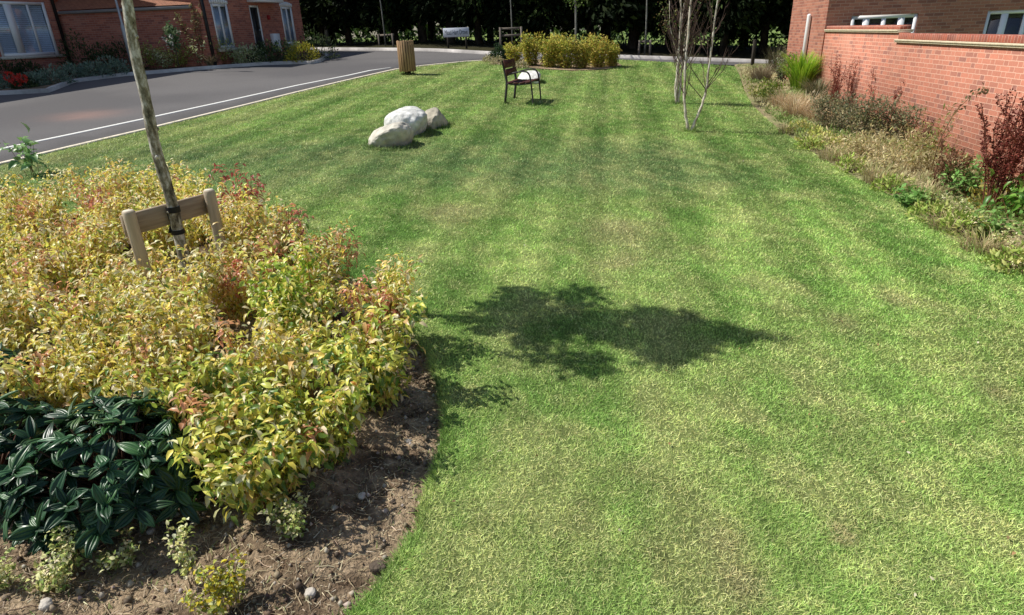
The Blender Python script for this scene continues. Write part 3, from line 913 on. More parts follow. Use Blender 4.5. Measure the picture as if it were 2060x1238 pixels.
def viburnum(root, n_shoots, r, h):
    g, gs = Geo(), Geo()
    for k in range(n_shoots):
        d = rand_dirs(1, -.05)[0]
        tip = d * np.array([r, r, h]) * rng.uniform(.72, 1.0); tip[2] = abs(tip[2]) * .9 + .05
        gs.tube(np.array([(0, 0, -.05), tip * np.array([.5, .5, .4]), tip]), [.009, .006, .004], 5, (.13, .07, .045), caps=False)
        m = int(rng.integers(5, 8)); a0 = rng.uniform(0, 6.28)
        a = a0 + np.arange(m) * 2.4
        el = rng.uniform(-.20, .85, m)
        ax = unit(d + (0, 0, 1.1))
        e1 = unit(np.cross(ax, (.3, .8, .1))); e2 = np.cross(ax, e1)
        D = np.cos(el)[:, None] * (np.cos(a)[:, None] * e1 + np.sin(a)[:, None] * e2) + np.sin(el)[:, None] * ax
        L = rng.uniform(.07, .135, m)
        c = pick([(.042, .115, .046), (.028, .080, .034), (.065, .155, .055), (.11, .20, .07)], m, [5, 4, 3, 1])
        put(g, np.tile(tip, (m, 1)) - ax * rng.uniform(0, .05, (m, 1)), D, np.tile(ax, (m, 1)) + rng.normal(0, .2, (m, 3)), L, L * rng.uniform(.34, .5, m), c * rng.uniform(.7, 1.3), T_VIB if rng.uniform() < .6 else T_VIB2)
    gs.build('branches', 'stem', root); g.build('foliage', 'glossy', root, smooth=True)


VG = 'dark glossy viburnums in the front bed'
for x, y, r, h, n, lab in [(-1.98, 2.50, .46, .47, 140, 'dark glossy viburnum with ribbed leaves spreading over bare soil, largest of its kind'),
                           (-2.66, 2.55, .44, .46, 100, 'dark glossy viburnum cut by the photo edge beside the largest one'),
                           (-3.85, 4.0, .36, .5, 60, 'small dark viburnum poking out left of the yellow dogwoods'),
                           (-3.15, 3.12, .34, .50, 60, 'dark viburnum behind the largest one, half hidden at the left photo edge'),
                           (-5.02, 5.35, .40, .72, 70, 'dark viburnum behind the dogwoods near the road edging')]:
    root = thing('viburnum_shrub', lab, 'shrub', x, y, G1(x, y) + .03, 0, VG)
    viburnum(root, n, r, h)

EUO = [(.80, .77, .40), (.66, .68, .24), (.26, .36, .09), (.86, .82, .54)]


def euonymus(px, py, r, h, n, lab, xy=None, golden=False):
    x, y = xy or G(px, py)
    root = thing('euonymus_plant', lab, 'plant', x, y, G1(x, y) + .01, rng.uniform(0, 6), 'small variegated euonymus plants')
    cols = [(.62, .52, .04), (.5, .52, .10), (.62, .60, .28), (.25, .32, .06)] if golden else EUO
    shrub(root, max(5, n // 24), h, r, leaf=.026, wid=.6, cols=cols, w=[3, 3, 4, 2] if not golden else [4, 3, 2, 2], per=30, base_r=r * .35, T=T_LEAF, m='leaf_small', droop=.0, first=.15, hv=.5, stem_r=.002, clus=.014, stem_col=(.2, .16, .08))


euonymus(388, 1165, .055, .30, 170, 'upright euonymus sprig with bright golden top leaves')
euonymus(455, 1215, .13, .17, 420, 'bushy euonymus with yellow and cream leaves at the bottom of the photo', golden=True)
euonymus(588, 1075, .10, .20, 330, 'cream leaved euonymus on bare soil in front of the dogwood corner')
euonymus(150, 1150, .07, .26, 230, 'dusty euonymus sprig under the viburnum, leaning left')
euonymus(110, 1190, .09, .17, 260, 'low dusty euonymus in front of the viburnum')
euonymus(20, 1190, .07, .24, 200, 'thin euonymus at the left photo edge below the viburnum')
euonymus(240, 1125, .11, .10, 200, 'flat euonymus creeping out from under the viburnum')
# ---- leafy sapling near the road
x, y = G(75, 352)
root = thing('leafy_sapling', 'pale green broad leaved weed standing above the dogwoods beside the road', 'plant', x, y, G1(x, y), 0)
shrub(root, 7, .55, .28, leaf=.16, wid=.6, cols=[(.22, .38, .13), (.30, .45, .2), (.18, .33, .1)], per=9, first=.35, stem_r=.005, droop=.0)
x, y = -5.7, 6.9
root = thing('leafy_sapling', 'low green broad leaved weed behind the yellow dogwoods at the photo edge', 'plant', x, y, G1(x, y), 0)
shrub(root, 10, .42, .3, leaf=.10, wid=.55, cols=[(.16, .30, .07), (.12, .25, .06)], per=24, first=.2, stem_r=.004, droop=.1)

# ---- bits on the soil
def stone_mesh(name, size, seed, material, flat=1.0, rough=.35, sub=3, parent=None, cuts=(), ridge=0):
    import bmesh
    bm = bmesh.new(); bmesh.ops.create_icosphere(bm, subdivisions=sub, radius=1)
    V = np.array([v.co[:] for v in bm.verts])
    n = fbm(V[:, 0] * 1.3 + seed, V[:, 1] * 1.3, seed, 4, V[:, 2] * 1.3)
    V = V * (1 + rough * (n - .5) * 2)[:, None]
    for nx, ny, nz_, dd in cuts:
        nn = unit(np.array([nx, ny, nz_])); s_ = V @ nn
        over = np.log1p(np.exp(np.clip((s_ - dd) * 11, -30, 30))) / 11; V = V - (over * .72)[:, None] * nn
    if ridge:
        n3 = fbm(V[:, 0] * 5 + seed, V[:, 1] * 5, seed + 5, 6, V[:, 2] * 5)
        V = V * (1 + ridge * (n3 - .5))[:, None]
    V = V * np.array(size)
    for v, c in zip(bm.verts, V): v.co = c
    me = bpy.data.meshes.new(name); bm.to_mesh(me); bm.free()
    me.polygons.foreach_set('use_smooth', np.ones(len(me.polygons), bool)); me.materials.append(M[material])
    o = bpy.data.objects.new(name, me); COL.objects.link(o)
    if parent: o.parent = parent
    return o


def place(o, x, y, dz=0, rz=0):
    o.location = (x, y, G1(x, y) + dz); o.rotation_euler = (0, 0, rz); return o


for px, py, s_, mt, nm, lab in [(622, 1182, .026, 'pebble', 'pebble', 'pale angular pebble on bare soil near the bottom of the photo'),
                                (100, 1232, .03, 'pebble', 'pebble', 'whitish pebble on dry soil in the bottom left corner'),
                                (760, 1133, .045, 'clod', 'earth_clod', 'dark clod of earth on the lawn edge beside the bed'),
                                (728, 996, .022, 'pebble', 'pebble', 'grey pebble on shaded soil beside the dogwood corner'),
                                (820, 880, .02, 'pebble', 'pebble', 'small pebble on bare soil beside the lawn edge'),
                                (300, 1060, .02, 'pebble', 'pebble', 'small pebble on soil under the viburnum leaves')]:
    x, y = G(px, py)
    o = stone_mesh(nm, (s_, s_ * .8, s_ * .7), px, mt, rough=.5)
    tag(place(o, x, y, .0 if nm == 'pebble' else .02, px), lab, 'stone' if nm == 'pebble' else 'clod')
    o.location.z = float(bed_z(np.array([x]), np.array([y]))[0]) + s_ * .35

# straw, twigs and fine gravel scattered on the soil (nobody could count them)
g = Geo()
n = 22000
X = rng.uniform(-3.2, -.35, n * 3); Y = rng.uniform(.9, 4.2, n * 3)
ok = inside(bed_poly, X, Y); X, Y = X[ok][:n], Y[ok][:n]; n = len(X)
a = rng.uniform(0, 2 * PI, n); D = np.stack([np.cos(a), np.sin(a), rng.normal(.05, .22, n)], 1)
L_ = rng.uniform(.015, .075, n) * rng.uniform(.4, 1, n)
put(g, np.c_[X, Y, bed_z(X, Y) + .006], D, np.tile((0, 0, 1.), (n, 1)) + rng.normal(0, .4, (n, 3)), L_, rng.uniform(.002, .0045, n), pick([(.70, .58, .38), (.54, .43, .27), (.32, .24, .15), (.78, .69, .48)], n), T_BLADE)
tag(g.build('straw_litter', 'leaf_small'), 'dry straw and grass clippings scattered over the bare soil', 'litter', kind='stuff')
g = Geo(); n = 6500
X = rng.uniform(-3.2, -.35, n * 3); Y = rng.uniform(.9, 4.2, n * 3)
ok = inside(bed_poly, X, Y); X, Y = X[ok][:n], Y[ok][:n]; n = len(X)
oct_v = np.array([(1, 0, 0), (-1, 0, 0), (0, 1, 0), (0, -1, 0), (0, 0, 1), (0, 0, -1)], float)
oct_f = np.array([(0, 2, 4), (2, 1, 4), (1, 3, 4), (3, 0, 4), (2, 0, 5), (1, 2, 5), (3, 1, 5), (0, 3, 5)])
S_ = .003 + .019 * rng.uniform(0, 1, n) ** 4
V = oct_v[None] * (S_[:, None, None] * rng.uniform(.6, 1.3, (n, 6, 1))) + np.c_[X, Y, bed_z(X, Y) + S_ * .4][:, None]
g.add(V.reshape(-1, 3), [(oct_f[None] + (np.arange(n) * 6)[:, None, None]).reshape(-1, 3)], np.repeat(pick([(.24, .18, .12), (.40, .32, .22), (.15, .11, .08), (.58, .51, .42)], n), 6, 0))
tag(g.build('soil_crumbs', 'leaf_small'), 'crumbs of earth and grit scattered over the bare soil', 'soil', kind='stuff')

g = Geo(); n = 520
X = rng.uniform(-3.0, -.4, n * 3); Y = rng.uniform(1.0, 4.0, n * 3)
ok = inside(bed_poly, X, Y); X, Y = X[ok][:n], Y[ok][:n]
for x_, y_ in zip(X, Y):                                           # dead stalks and fine roots
    a_ = rng.uniform(0, 6.28); l_ = rng.uniform(.05, .2); t_ = np.linspace(0, 1, 5); b_ = a_ + np.cumsum(rng.normal(0, .35, 5))
    px_ = x_ + np.cumsum(np.cos(b_)) * l_ / 5; py_ = y_ + np.cumsum(np.sin(b_)) * l_ / 5
    g.tube(np.c_[px_, py_, bed_z(px_, py_) + .006 + .02 * np.sin(t_ * PI) * rng.uniform(0, 1)], rng.uniform(.0012, .0026), 4, pick([(.66, .55, .36), (.45, .36, .24), (.28, .2, .13)], 1)[0], caps=False)
tag(g.build('dead_stalks', 'leaf_small'), 'thin dead stalks and roots lying on the bare soil', 'litter', kind='stuff')

# ------------------------------------------------------------------ lawn grass
def lawn_grass():
    Xs, Ys = [], []
    bands = np.concatenate([np.arange(.9, 4, .25), np.arange(4, 10, .5), np.arange(10, 27.5, 1.0)])
    for y0, y1 in zip(bands[:-1], bands[1:]):
        d = (y0 + y1) / 2
        dens = 32000 * min(1, (2.3 / d) ** 1.75)
        xa, xb = -1.05 * y1 - .9, 1.05 * y1 + .9
        xa, xb = max(xa, -10), min(xb, 8.5)
        n = int(dens * (y1 - y0) * (xb - xa))
        x = rng.uniform(xa, xb, n); y = rng.uniform(y0, y1, n)
        k = inside(lawn_poly, x, y) & ~inside(far_bed, x, y)
        Xs.append(x[k]); Ys.append(y[k])
    x, y = np.concatenate(Xs), np.concatenate(Ys)
    dry = lawn_dry(x, y)
    thin = rng.uniform(0, 1, len(x)) < 1 - .45 * sstep(.5, 1, dry)
    x, y, dry = x[thin], y[thin], dry[thin]
    n = len(x)
    d = np.hypot(x, y)
    sc_ = np.maximum(1, d / 2.4) ** .8
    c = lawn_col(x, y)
    # single blades are straw here and there
    st = rng.uniform(0, 1, n) < (.05 + .36 * dry) * (1 - .6 * sstep(4, 10, y))
    c = np.where(st[:, None], mix(c, (.66, .68, .32), np.full(n, .5)), c) * rng.uniform(.7, 1.35, (n, 1)) * rng.uniform(.92, 1.08, (n, 3))
    c *= np.array([1.74, 1.62, 1.72])
    el = np.clip(rng.normal(.55, .33, n), .04, 1.5) * (1 - .45 * st)
    a = rng.uniform(0, 2 * PI, n)
    D = np.stack([np.cos(a) * np.cos(el), np.sin(a) * np.cos(el), np.sin(el)], 1)
    L = rng.uniform(.012, .030, n) * sc_ ** .5 * (1 + .28 * sstep(4, 2, d))
    W = rng.uniform(.0016, .0030, n) * sc_ * (1 + .06 * sstep(4, 2, d))
    g = Geo()
    nn = np.tile((0, 0, 1.), (n, 1)) + rng.normal(0, .3, (n, 3))
    put(g, np.c_[x, y, gz(x, y) - .006], D, nn, L, W, c, T_BLADE)
    tag(g.build('grass', 'blade'), 'mown lawn grass with pale dry patches and mowing stripes', 'grass', kind='stuff')
    # longer tufts hang over the cut edge of the beds
    g = Geo()
    e = np.array(front_bed[:80])
    k = 5200
    t = rng.uniform(0, len(e) - 1.001, k); i = t.astype(int); fr = (t - i)[:, None]
    p = e[i] * (1 - fr) + e[i + 1] * fr
    p = p + np.c_[np.abs(rng.normal(0, .03, k)), rng.normal(0, .03, k)]
    a = rng.normal(PI * 1.02, 1.1, k); el = rng.uniform(.1, 1.3, k)
    D = np.stack([np.cos(a) * np.cos(el), np.sin(a) * np.cos(el), np.sin(el)], 1)
    put(g, np.c_[p, gz(p[:, 0], p[:, 1]) - .012], D, np.tile((0, 0, 1.), (k, 1)), rng.uniform(.03, .07, k), .004, lawn_col(p[:, 0], p[:, 1]) * rng.uniform(.8, 1.6, (k, 1)), T_BLADE)
    tag(g.build('grass', 'blade'), 'longer grass hanging over the cut lawn edge beside the front bed', 'grass', kind='stuff')


lawn_grass()

# sparse grass creeping over the soil, longer grass left by the mower round stones, stems and posts, and fallen leaves
def tufts(P2, L0, L1, colmul, name_label, zf):
    k = len(P2)
    a = rng.uniform(0, 2 * PI, k); el = rng.uniform(.35, 1.4, k)
    D = np.stack([np.cos(a) * np.cos(el), np.sin(a) * np.cos(el), np.sin(el)], 1)
    g = Geo(); put(g, np.c_[P2, zf(P2[:, 0], P2[:, 1]) - .004], D, np.tile((0, 0, 1.), (k, 1)), rng.uniform(L0, L1, k), .0035 * (1 + np.hypot(P2[:, 0], P2[:, 1]) / 8), lawn_col(P2[:, 0], P2[:, 1]) * rng.uniform(.7, 1.3, (k, 1)) * colmul, T_BLADE)
    tag(g.build('grass', 'blade'), name_label, 'grass', kind='stuff')


n = 9000
X = rng.uniform(-2.6, -.35, n); Y = rng.uniform(1.2, 4.3, n)
e = edge_dist(front_bed[::3], X, Y)
ok = inside(bed_poly, X, Y) & (rng.uniform(0, 1, n) < np.exp(-e / .10) * .7 * (fbm(X * 5, Y * 5, 33) > .45) + .25 * (fbm(X * 3, Y * 3, 37) > .6) * (Y < 2.2))
tufts(np.c_[X[ok], Y[ok]], .015, .05, 1.0, 'thin grass creeping from the lawn over the bare soil', bed_z)
ring = []
for px, py, r_, k in ((786, 292, .42, 900), (820, 268, .45, 800), (876, 253, .33, 600), (1066, 165, .40, 500), (1388, 264, .10, 220), (1362, 208, .12, 220), (821, 150, .2, 250), (1018, 209, .05, 60), (1070, 212, .05, 60), (1513, 134, .12, 100)):
    x, y = G(px, py); a = rng.uniform(0, 2 * PI, k); q = r_ * rng.uniform(.75, 1.15, k)
    ring.append(np.c_[x + q * np.cos(a), y + q * np.sin(a)])
tufts(np.concatenate(ring), .04, .11, .95, 'longer grass left standing round the boulders and stems', gz)
n = 260
X = rng.uniform(-3, 7, n * 3); Y = 1.2 + 14 * rng.uniform(0, 1, n * 3) ** 1.5
ok = inside(lawn_poly, X, Y); X, Y = X[ok][:n], Y[ok][:n]; n = len(X)
g = Geo(); put(g, np.c_[X, Y, gz(X, Y) + .018], unit(rand_dirs(n) * (1, 1, .3)), np.tile((0, 0, 1.), (n, 1)) + rng.normal(0, .4, (n, 3)), rng.uniform(.012, .032, n), rng.uniform(.008, .018, n), pick([(.55, .40, .16), (.40, .26, .12), (.68, .62, .48), (.30, .2, .1)], n), T_LEAF)
tag(g.build('fallen_leaves', 'leaf_small'), 'small fallen leaves and pale bits scattered on the lawn', 'leaves', kind='stuff')

# low weeds covering the right bed
g = Geo(); n = 90000
yy = rng.uniform(2, 24, n); xx = rng.uniform(4, 11, n)
ok = inside(right_bed, xx, yy); xx, yy = xx[ok], yy[ok]
e = edge_dist(rb, xx, yy); k = rng.uniform(0, 1, len(xx)) < (.25 + .75 * sstep(.40, .60, fbm(xx * 1.4, yy * 1.4, 66))) * sstep(-.30, .25, e)
xx, yy = xx[k], yy[k]; n = len(xx)
D = unit(rand_dirs(n, -.1) + (0, 0, .5)); L_ = rng.uniform(.03, .11, n)
tone = fbm(xx * 1.2, yy * 1.2, 77)
cc = mix((.25, .35, .10), (.58, .52, .29), sstep(.4, .6, tone)) * rng.uniform(.7, 1.3, (n, 1))
put(g, np.c_[xx, yy, gz(xx, yy) + .04 + rng.uniform(0, .09, n)], D, rand_dirs(n), L_, L_ * .28, cc, T_DIAM)
tag(g.build('ground_weeds', 'leaf_small'), 'low weeds and dry grass covering the soil below the garden wall', 'weeds', kind='stuff')
# ------------------------------------------------------------------ helpers for things built in world coordinates
def wchild(o, root):
    o.parent = root; o.location = -root.location; return o


def facade(g, P0, u, s0, s1, z0, z1, holes, depth=.10):
    """a wall face from s0 to s1 along u with rectangular openings (sa, sb, za, zb) and their reveals"""
    P0 = np.asarray(P0, float); u = np.asarray(u, float); n = np.array([u[1], -u[0]])
    S = sorted({s0, s1, *[h[0] for h in holes], *[h[1] for h in holes]}); Z = sorted({z0, z1, *[h[2] for h in holes], *[h[3] for h in holes]})
    def pt(s, z, d=0): return (*(P0 + u * s - n * d), z)
    for a, b in zip(S[:-1], S[1:]):
        for c, d in zip(Z[:-1], Z[1:]):
            if any(h[0] <= a and b <= h[1] and h[2] <= c and d <= h[3] for h in holes): continue
            g.add([pt(a, c), pt(b, c), pt(b, d), pt(a, d)], [np.array([[0, 1, 2, 3]])])
    for a, b, c, d in holes:
        for q in ([(a, c), (b, c)], [(b, c), (b, d)], [(b, d), (a, d)], [(a, d), (a, c)]):
            (p, r), (p2, r2) = q
            g.add([pt(p, r), pt(p, r, depth), pt(p2, r2, depth), pt(p2, r2)], [np.array([[0, 1, 2, 3]])])


def obox(g, P0, u, s0, s1, d0, d1, z0, z1, bevel=0):
    """a box given along the facade: s along u, d outwards, z up"""
    P0 = np.asarray(P0, float); u = np.asarray(u, float); n = np.array([u[1], -u[0]])
    c = P0 + u * (s0 + s1) / 2 + n * (d0 + d1) / 2
    R = np.array([(u[0], n[0], 0), (u[1], n[1], 0), (0, 0, 1)])
    g.box((*c, (z0 + z1) / 2), (abs(s1 - s0), abs(d1 - d0), abs(z1 - z0)), R, bevel=bevel)


def window(root, P0, u, a, b, z0, z1, bars=(), trans=(), fill='curtain', glass='glass', depth=.08, fw=.055, name='window', slats=False, wide=()):
    """frame with bars > pane, blind and so on"""
    g = Geo()
    d0, d1 = -depth, -depth + .05
    obox(g, P0, u, a, a + fw, d0, d1, z0, z1); obox(g, P0, u, b - fw, b, d0, d1, z0, z1)
    obox(g, P0, u, a + fw, b - fw, d0, d1, z0, z0 + fw); obox(g, P0, u, a + fw, b - fw, d0, d1, z1 - fw, z1)
    for s_ in bars: obox(g, P0, u, s_ - fw * .4, s_ + fw * .4, d0, d1 + .004, z0 + fw, z1 - fw)
    for s_, w_ in wide: obox(g, P0, u, s_ - w_, s_ + w_, d0, d1 + .006, z0 + fw, z1 - fw)
    for sa, sb, z_ in trans: obox(g, P0, u, sa, sb, d0, d1 + .002, z_ - fw * .4, z_ + fw * .4)
    fr = wchild(g.build(name, 'upvc'), root)
    g = Geo(); obox(g, P0, u, a + fw * .5, b - fw * .5, d0 + .018, d0 + .024, z0 + fw * .5, z1 - fw * .5)
    pane = g.build('pane', glass); pane.parent = fr
    g = Geo()
    if slats:
        zz = z0 + fw
        while zz < z1 - fw:
            P_ = np.asarray(P0, float); uu = np.asarray(u); nn = np.array([uu[1], -uu[0]])
            q0 = P_ + uu * (a + fw) - nn * (depth + .05); q1 = P_ + uu * (b - fw) - nn * (depth + .05)
            o1 = nn * .03
            g.add([(*(q0 + o1), zz), (*(q1 + o1), zz), (*q1, zz + .055), (*q0, zz + .055)], [np.array([[0, 1, 2, 3]])])
            zz += .062
        sh = g.build('shutter', 'slat'); sh.parent = fr
        g = Geo()
    obox(g, P0, u, a - .02, b + .02, -depth - .30, -depth - .12, z0 - .02, z1 + .02)
    bl = g.build('window_back', 'inside' if slats else fill); bl.parent = fr  # box behind the glass; near-black fills paint the unlit room, others a blind
    return fr


def lathe(g, prof, n=16, c=(0, 0, 0), col=(1, 1, 1)):
    g.tube([(c[0], c[1], c[2] + z) for r, z in prof], [max(r, .001) for r, z in prof], n, col)


# ------------------------------------------------------------------ the staked young tree
tx, ty = -2.57, 4.65
root = thing('young_tree', 'slim staked tree with pale spotted bark rising from the yellow dogwoods', 'tree', tx, ty)
g = Geo()
zz = np.linspace(-.1, 3.1, 40)
wob = np.stack([.012 * np.sin(zz * 3.1) + .006 * np.sin(zz * 9) + .038 * zz - .003, .010 * np.cos(zz * 2.3), zz], 1)
rr = np.interp(zz, [-.1, 0, .3, 1.2, 2.2, 3.1], [.068, .056, .044, .038, .033, .028]) * (1 + .07 * np.sin(zz * 23) * np.sin(zz * 5.3) + rng.normal(0, .03, 40))
g.tube(wob, rr, 14)
for k in range(10):                                                # knots
    z = rng.uniform(.5, 2.6); a = rng.uniform(0, 6.28)
    c = np.array([math.cos(a), math.sin(a), 0]) * np.interp(z, [.3, 1.2, 2.2], [.047, .041, .036])
    c = c + 0
    o_ = np.array([.012 * math.sin(z * 3.1) + .006 * math.sin(z * 9) + .038 * z - .003, .010 * math.cos(z * 2.3), 0])
    g.tube([o_ + c * .7 + (0, 0, z), o_ + c * 1.05 + (0, 0, z + .005), o_ + c * 1.15 + (0, 0, z + .012)], [.016, .012, .004], 7)
for k in range(26):
    z = rng.uniform(2.75, 3.9); a = rng.uniform(0, 6.28); l = rng.uniform(.3, .75)
    e = np.array([math.cos(a) * l * .55, math.sin(a) * l * .55, z + l * 1.1])
    b = np.array([.13, 0, min(z, 3.05)]); e[0] += .15
    g.tube([b, b * .5 + e * .5 + (0, 0, -.03), e], [.016, .011, .004], 5)
g.tube([(.13, 0, 3.0), (.17, -.01, 4.2), (.16, .02, 5.5)], [.030, .020, .006], 7)
g.build('trunk', 'bark', root, smooth=True)
g = Geo(); n = 4400
hc = np.concatenate([rng.uniform(2.70, 3.5, 14), rng.uniform(3.2, 4.5, 17), rng.uniform(4.0, 4.9, 12), np.linspace(4.5, 5.35, 10)])
Rc = np.interp(hc, [2.7, 2.95, 3.4, 4.1, 4.7, 5.3], [.26, .52, .60, .46, .22, .02])
ac = rng.uniform(0, 2 * PI, len(hc)); qc = Rc * rng.uniform(.35, 1.0, len(hc))
cc_ = np.stack([.16 + qc * np.cos(ac), qc * np.sin(ac), hc], 1)
sz = np.interp(hc, [2.7, 3.5, 4.5, 5.35], [.12, .185, .14, .07]) * rng.uniform(.75, 1.25, len(hc))
ki = rng.choice(len(hc), n, p=sz ** 2 / np.sum(sz ** 2))
P = cc_[ki] + rand_dirs(n) * (sz[ki] * rng.uniform(.1, 1, n) ** .5)[:, None] * np.array([1.15, 1.15, .9])
D = unit(rand_dirs(n) + (0, 0, -.2)); L_ = rng.uniform(.06, .10, n)
put(g, P, D, rand_dirs(n), L_, L_ * .6, pick([(.07, .13, .03), (.10, .17, .04)], n), T_LEAF)
g.build('crown', 'leaf', root)

s0 = np.array(G(258, 427, .85)); s1 = np.array(G(419, 380, .85))
mid = (s0 + s1) / 2; du = unit(s1 - s0); span = np.linalg.norm(s1 - s0)
zb = G1(*mid)
root = thing('tree_stake', 'timber stake frame of two round posts and a rail holding the spotted trunk', 'tree stake', mid[0], mid[1], zb, math.atan2(du[1], du[0]))
for sgn in (-1, 1):
    g = Geo()
    prof = [(-.3, .041), (.80, .043), (.840, .043), (.85, .036)]
    g.tube([(sgn * span / 2, 0, z) for z, r in prof], [r for z, r in prof], 18)
    st_ = g.build('stake', 'stake', root, smooth=False)
    g = Geo(); g.tube([(sgn * span / 2, 0, .8495), (sgn * span / 2, 0, .853)], [.036, .033], 18, (.74, .66, .52)); eg = g.build('end_grain', 'stem', st_)
g = Geo(); g.box((0, .066, .735), (span + .05, .034, .155), bevel=.004); g.build('rail', 'rail', root)
for z, zz_ in ((.775, .0), (.60, .0)):
    zl_ = z + G1(*mid) - G1(tx, ty)
    off = np.array([tx + .012 * math.sin(zl_ * 3.1) + .006 * math.sin(zl_ * 9) + .038 * zl_ - .003, ty + .010 * math.cos(zl_ * 2.3)]) - mid; lx = off @ du; ly = off @ np.array([-du[1], du[0]])
    g = Geo()
    a = np.linspace(0, 2 * PI, 25)
    r0 = .0475
    ring = np.stack([lx + r0 * np.cos(a), ly + r0 * np.sin(a)], 1)
    k = len(a)
    hgt = .045 if z > .7 else .035
    V = np.concatenate([np.c_[ring, np.full(k, z - hgt / 2)], np.c_[ring, np.full(k, z + hgt / 2)]])
    i = np.arange(k - 1)
    g.add(V, [np.stack([i, i + 1, i + 1 + k, i + k], 1)])
    if z > .7:
        for yy_ in (-.028, .028):
            g.box((lx + yy_, (ly + .058) / 2 + .018, z - .035), (.006, abs(.066 - ly) - .02, .10))
    else:
        g.tube([(lx - .05, ly + .03, z), (lx - .04, .04, z + .03), (lx - .02, .056, z + .045)], .01, 6)
    g.build('strap', 'strap', root)

# ------------------------------------------------------------------ boulders
def boulder(px, py, size, seed, material, label, cuts, rz=0, dz=0, rough=.25, grp=None):
    x, y = G(px, py)
    o = stone_mesh('boulder', size, seed, material, rough=rough, sub=5, cuts=cuts, ridge=.17)
    place(o, x, y, dz, rz); tag(o, label, 'boulder', grp); return o


bg = 'pale boulders lying on the lawn'
boulder(787, 291, (.42, .36, .33), 3, 'stone_warm', 'wedge shaped cream boulder nearest the camera, lowest of the lawn trio', [(-.62, -.15, .75, .50), (1, -.35, -.25, .66), (.15, -.9, -.55, .42), (-.2, .2, 1, .62)], .1, .10, .24, bg)
boulder(820, 268, (.42, .40, .36), 8, 'stone', 'largest roundest whitish boulder in the middle of the lawn trio', [(.9, -.5, -.45, .62), (-.5, .3, .8, .76), (.1, -.3, 1, .74)], .2, .14, .14, bg)
boulder(875, 254, (.31, .34, .29), 14, 'stone_dark', 'small cream boulder at the back of the lawn trio, right side in shade', [(.8, -.6, .05, .48), (-.35, -.3, .85, .62), (.9, .1, .6, .6)], .0, .07, .2, bg)
boulder(1067, 165, (.34, .44, .30), 31, 'stone', 'white boulder on the lawn seen through the bench arms', [(.9, -.5, -.2, .62), (-.5, -.3, .8, .58), (.3, .2, 1, .66)], .5, .08, .34, bg)

# ------------------------------------------------------------------ bench
bA = np.array(G(1018, 209)); bw_ = unit(np.array([.25, .95])); bf = np.array([bw_[1], -bw_[0]])
root = thing('garden_bench', 'single seat bench of dark red planks on black steel legs, facing right', 'bench', bA[0], bA[1], None, math.atan2(bf[1], bf[0]))
BW = .92


def flat(g, path, w, t):
    """a flat bar bent in the xz plane"""
    P = np.asarray(path, float); T = unit(np.gradient(P, axis=0)); Nn = np.stack([-T[:, 2], np.zeros(len(P)), T[:, 0]], 1)
    k = len(P); V = []
    for sy in (-w / 2, w / 2):
        for sn in (-t / 2, t / 2): V.append(P + Nn * sn + (0, sy, 0))
    V = np.concatenate(V); i = np.arange(k - 1)
    fs = [np.stack([i + a * k, i + 1 + a * k, i + 1 + b * k, i + b * k], 1) for a, b in ((0, 1), (1, 3), (3, 2), (2, 0))]
    fs += [np.array([[0, k, 3 * k, 2 * k]]), np.array([[k - 1, 2 * k - 1, 4 * k - 1, 3 * k - 1]])]
    g.add(V, fs)


for wy in (.02, BW):
    g = Geo()
    flat(g, [(-.03, wy, -.03), (.0, wy, .2), (.03, wy, .42), (.03, wy, .5), (.0, wy, .66), (-.05, wy, .93)], .05, .045)
    t = np.linspace(0, 1, 9)
    arm = [(.02, wy, .60), (.2, wy, .665), (.42, wy, .69), (.52, wy, .67), (.572, wy, .60), (.60, wy, .42), (.62, wy, .2), (.635, wy, -.03)]
    P = np.array(arm); f = np.linspace(0, len(arm) - 1, 40)
    P = np.stack([np.interp(f, range(len(arm)), P[:, c]) for c in range(3)], 1)
    for _ in range(3): P[1:-1] = (P[:-2] + P[1:-1] * 2 + P[2:]) / 4
    flat(g, P, .045, .028)
    flat(g, [(.03, wy, .435), (.3, wy, .405), (.60, wy, .43)], .05, .03)
    tag(g.build('side_frame', 'bench_steel', root))
for x0, x1, z0, z1 in ((.055, .17, .452, .437), (.19, .31, .435, .430), (.33, .45, .431, .437), (.47, .59, .440, .452)):
    g = Geo(); an = math.atan2(z1 - z0, x1 - x0); R = np.array([(math.cos(an), 0, -math.sin(an)), (0, 1, 0), (math.sin(an), 0, math.cos(an))])
    g.box(((x0 + x1) / 2, BW / 2, (z0 + z1) / 2 + .012), (x1 - x0, BW + .05, .03), R, bevel=.006); g.build('seat_plank', 'bench_wood', root)
for z0, z1 in ((.60, .745), (.765, .935)):
    g = Geo(); zc = (z0 + z1) / 2; xc = np.interp(zc, [.5, .66, .93], [.03, .0, -.05]) + .04; an = math.radians(10)
    R = np.array([(math.cos(an), 0, -math.sin(an)), (0, 1, 0), (math.sin(an), 0, math.cos(an))])
    g.box((xc, BW / 2, zc), (.032, BW + .05, z1 - z0), R, bevel=.006); g.build('back_plank', 'bench_wood', root)

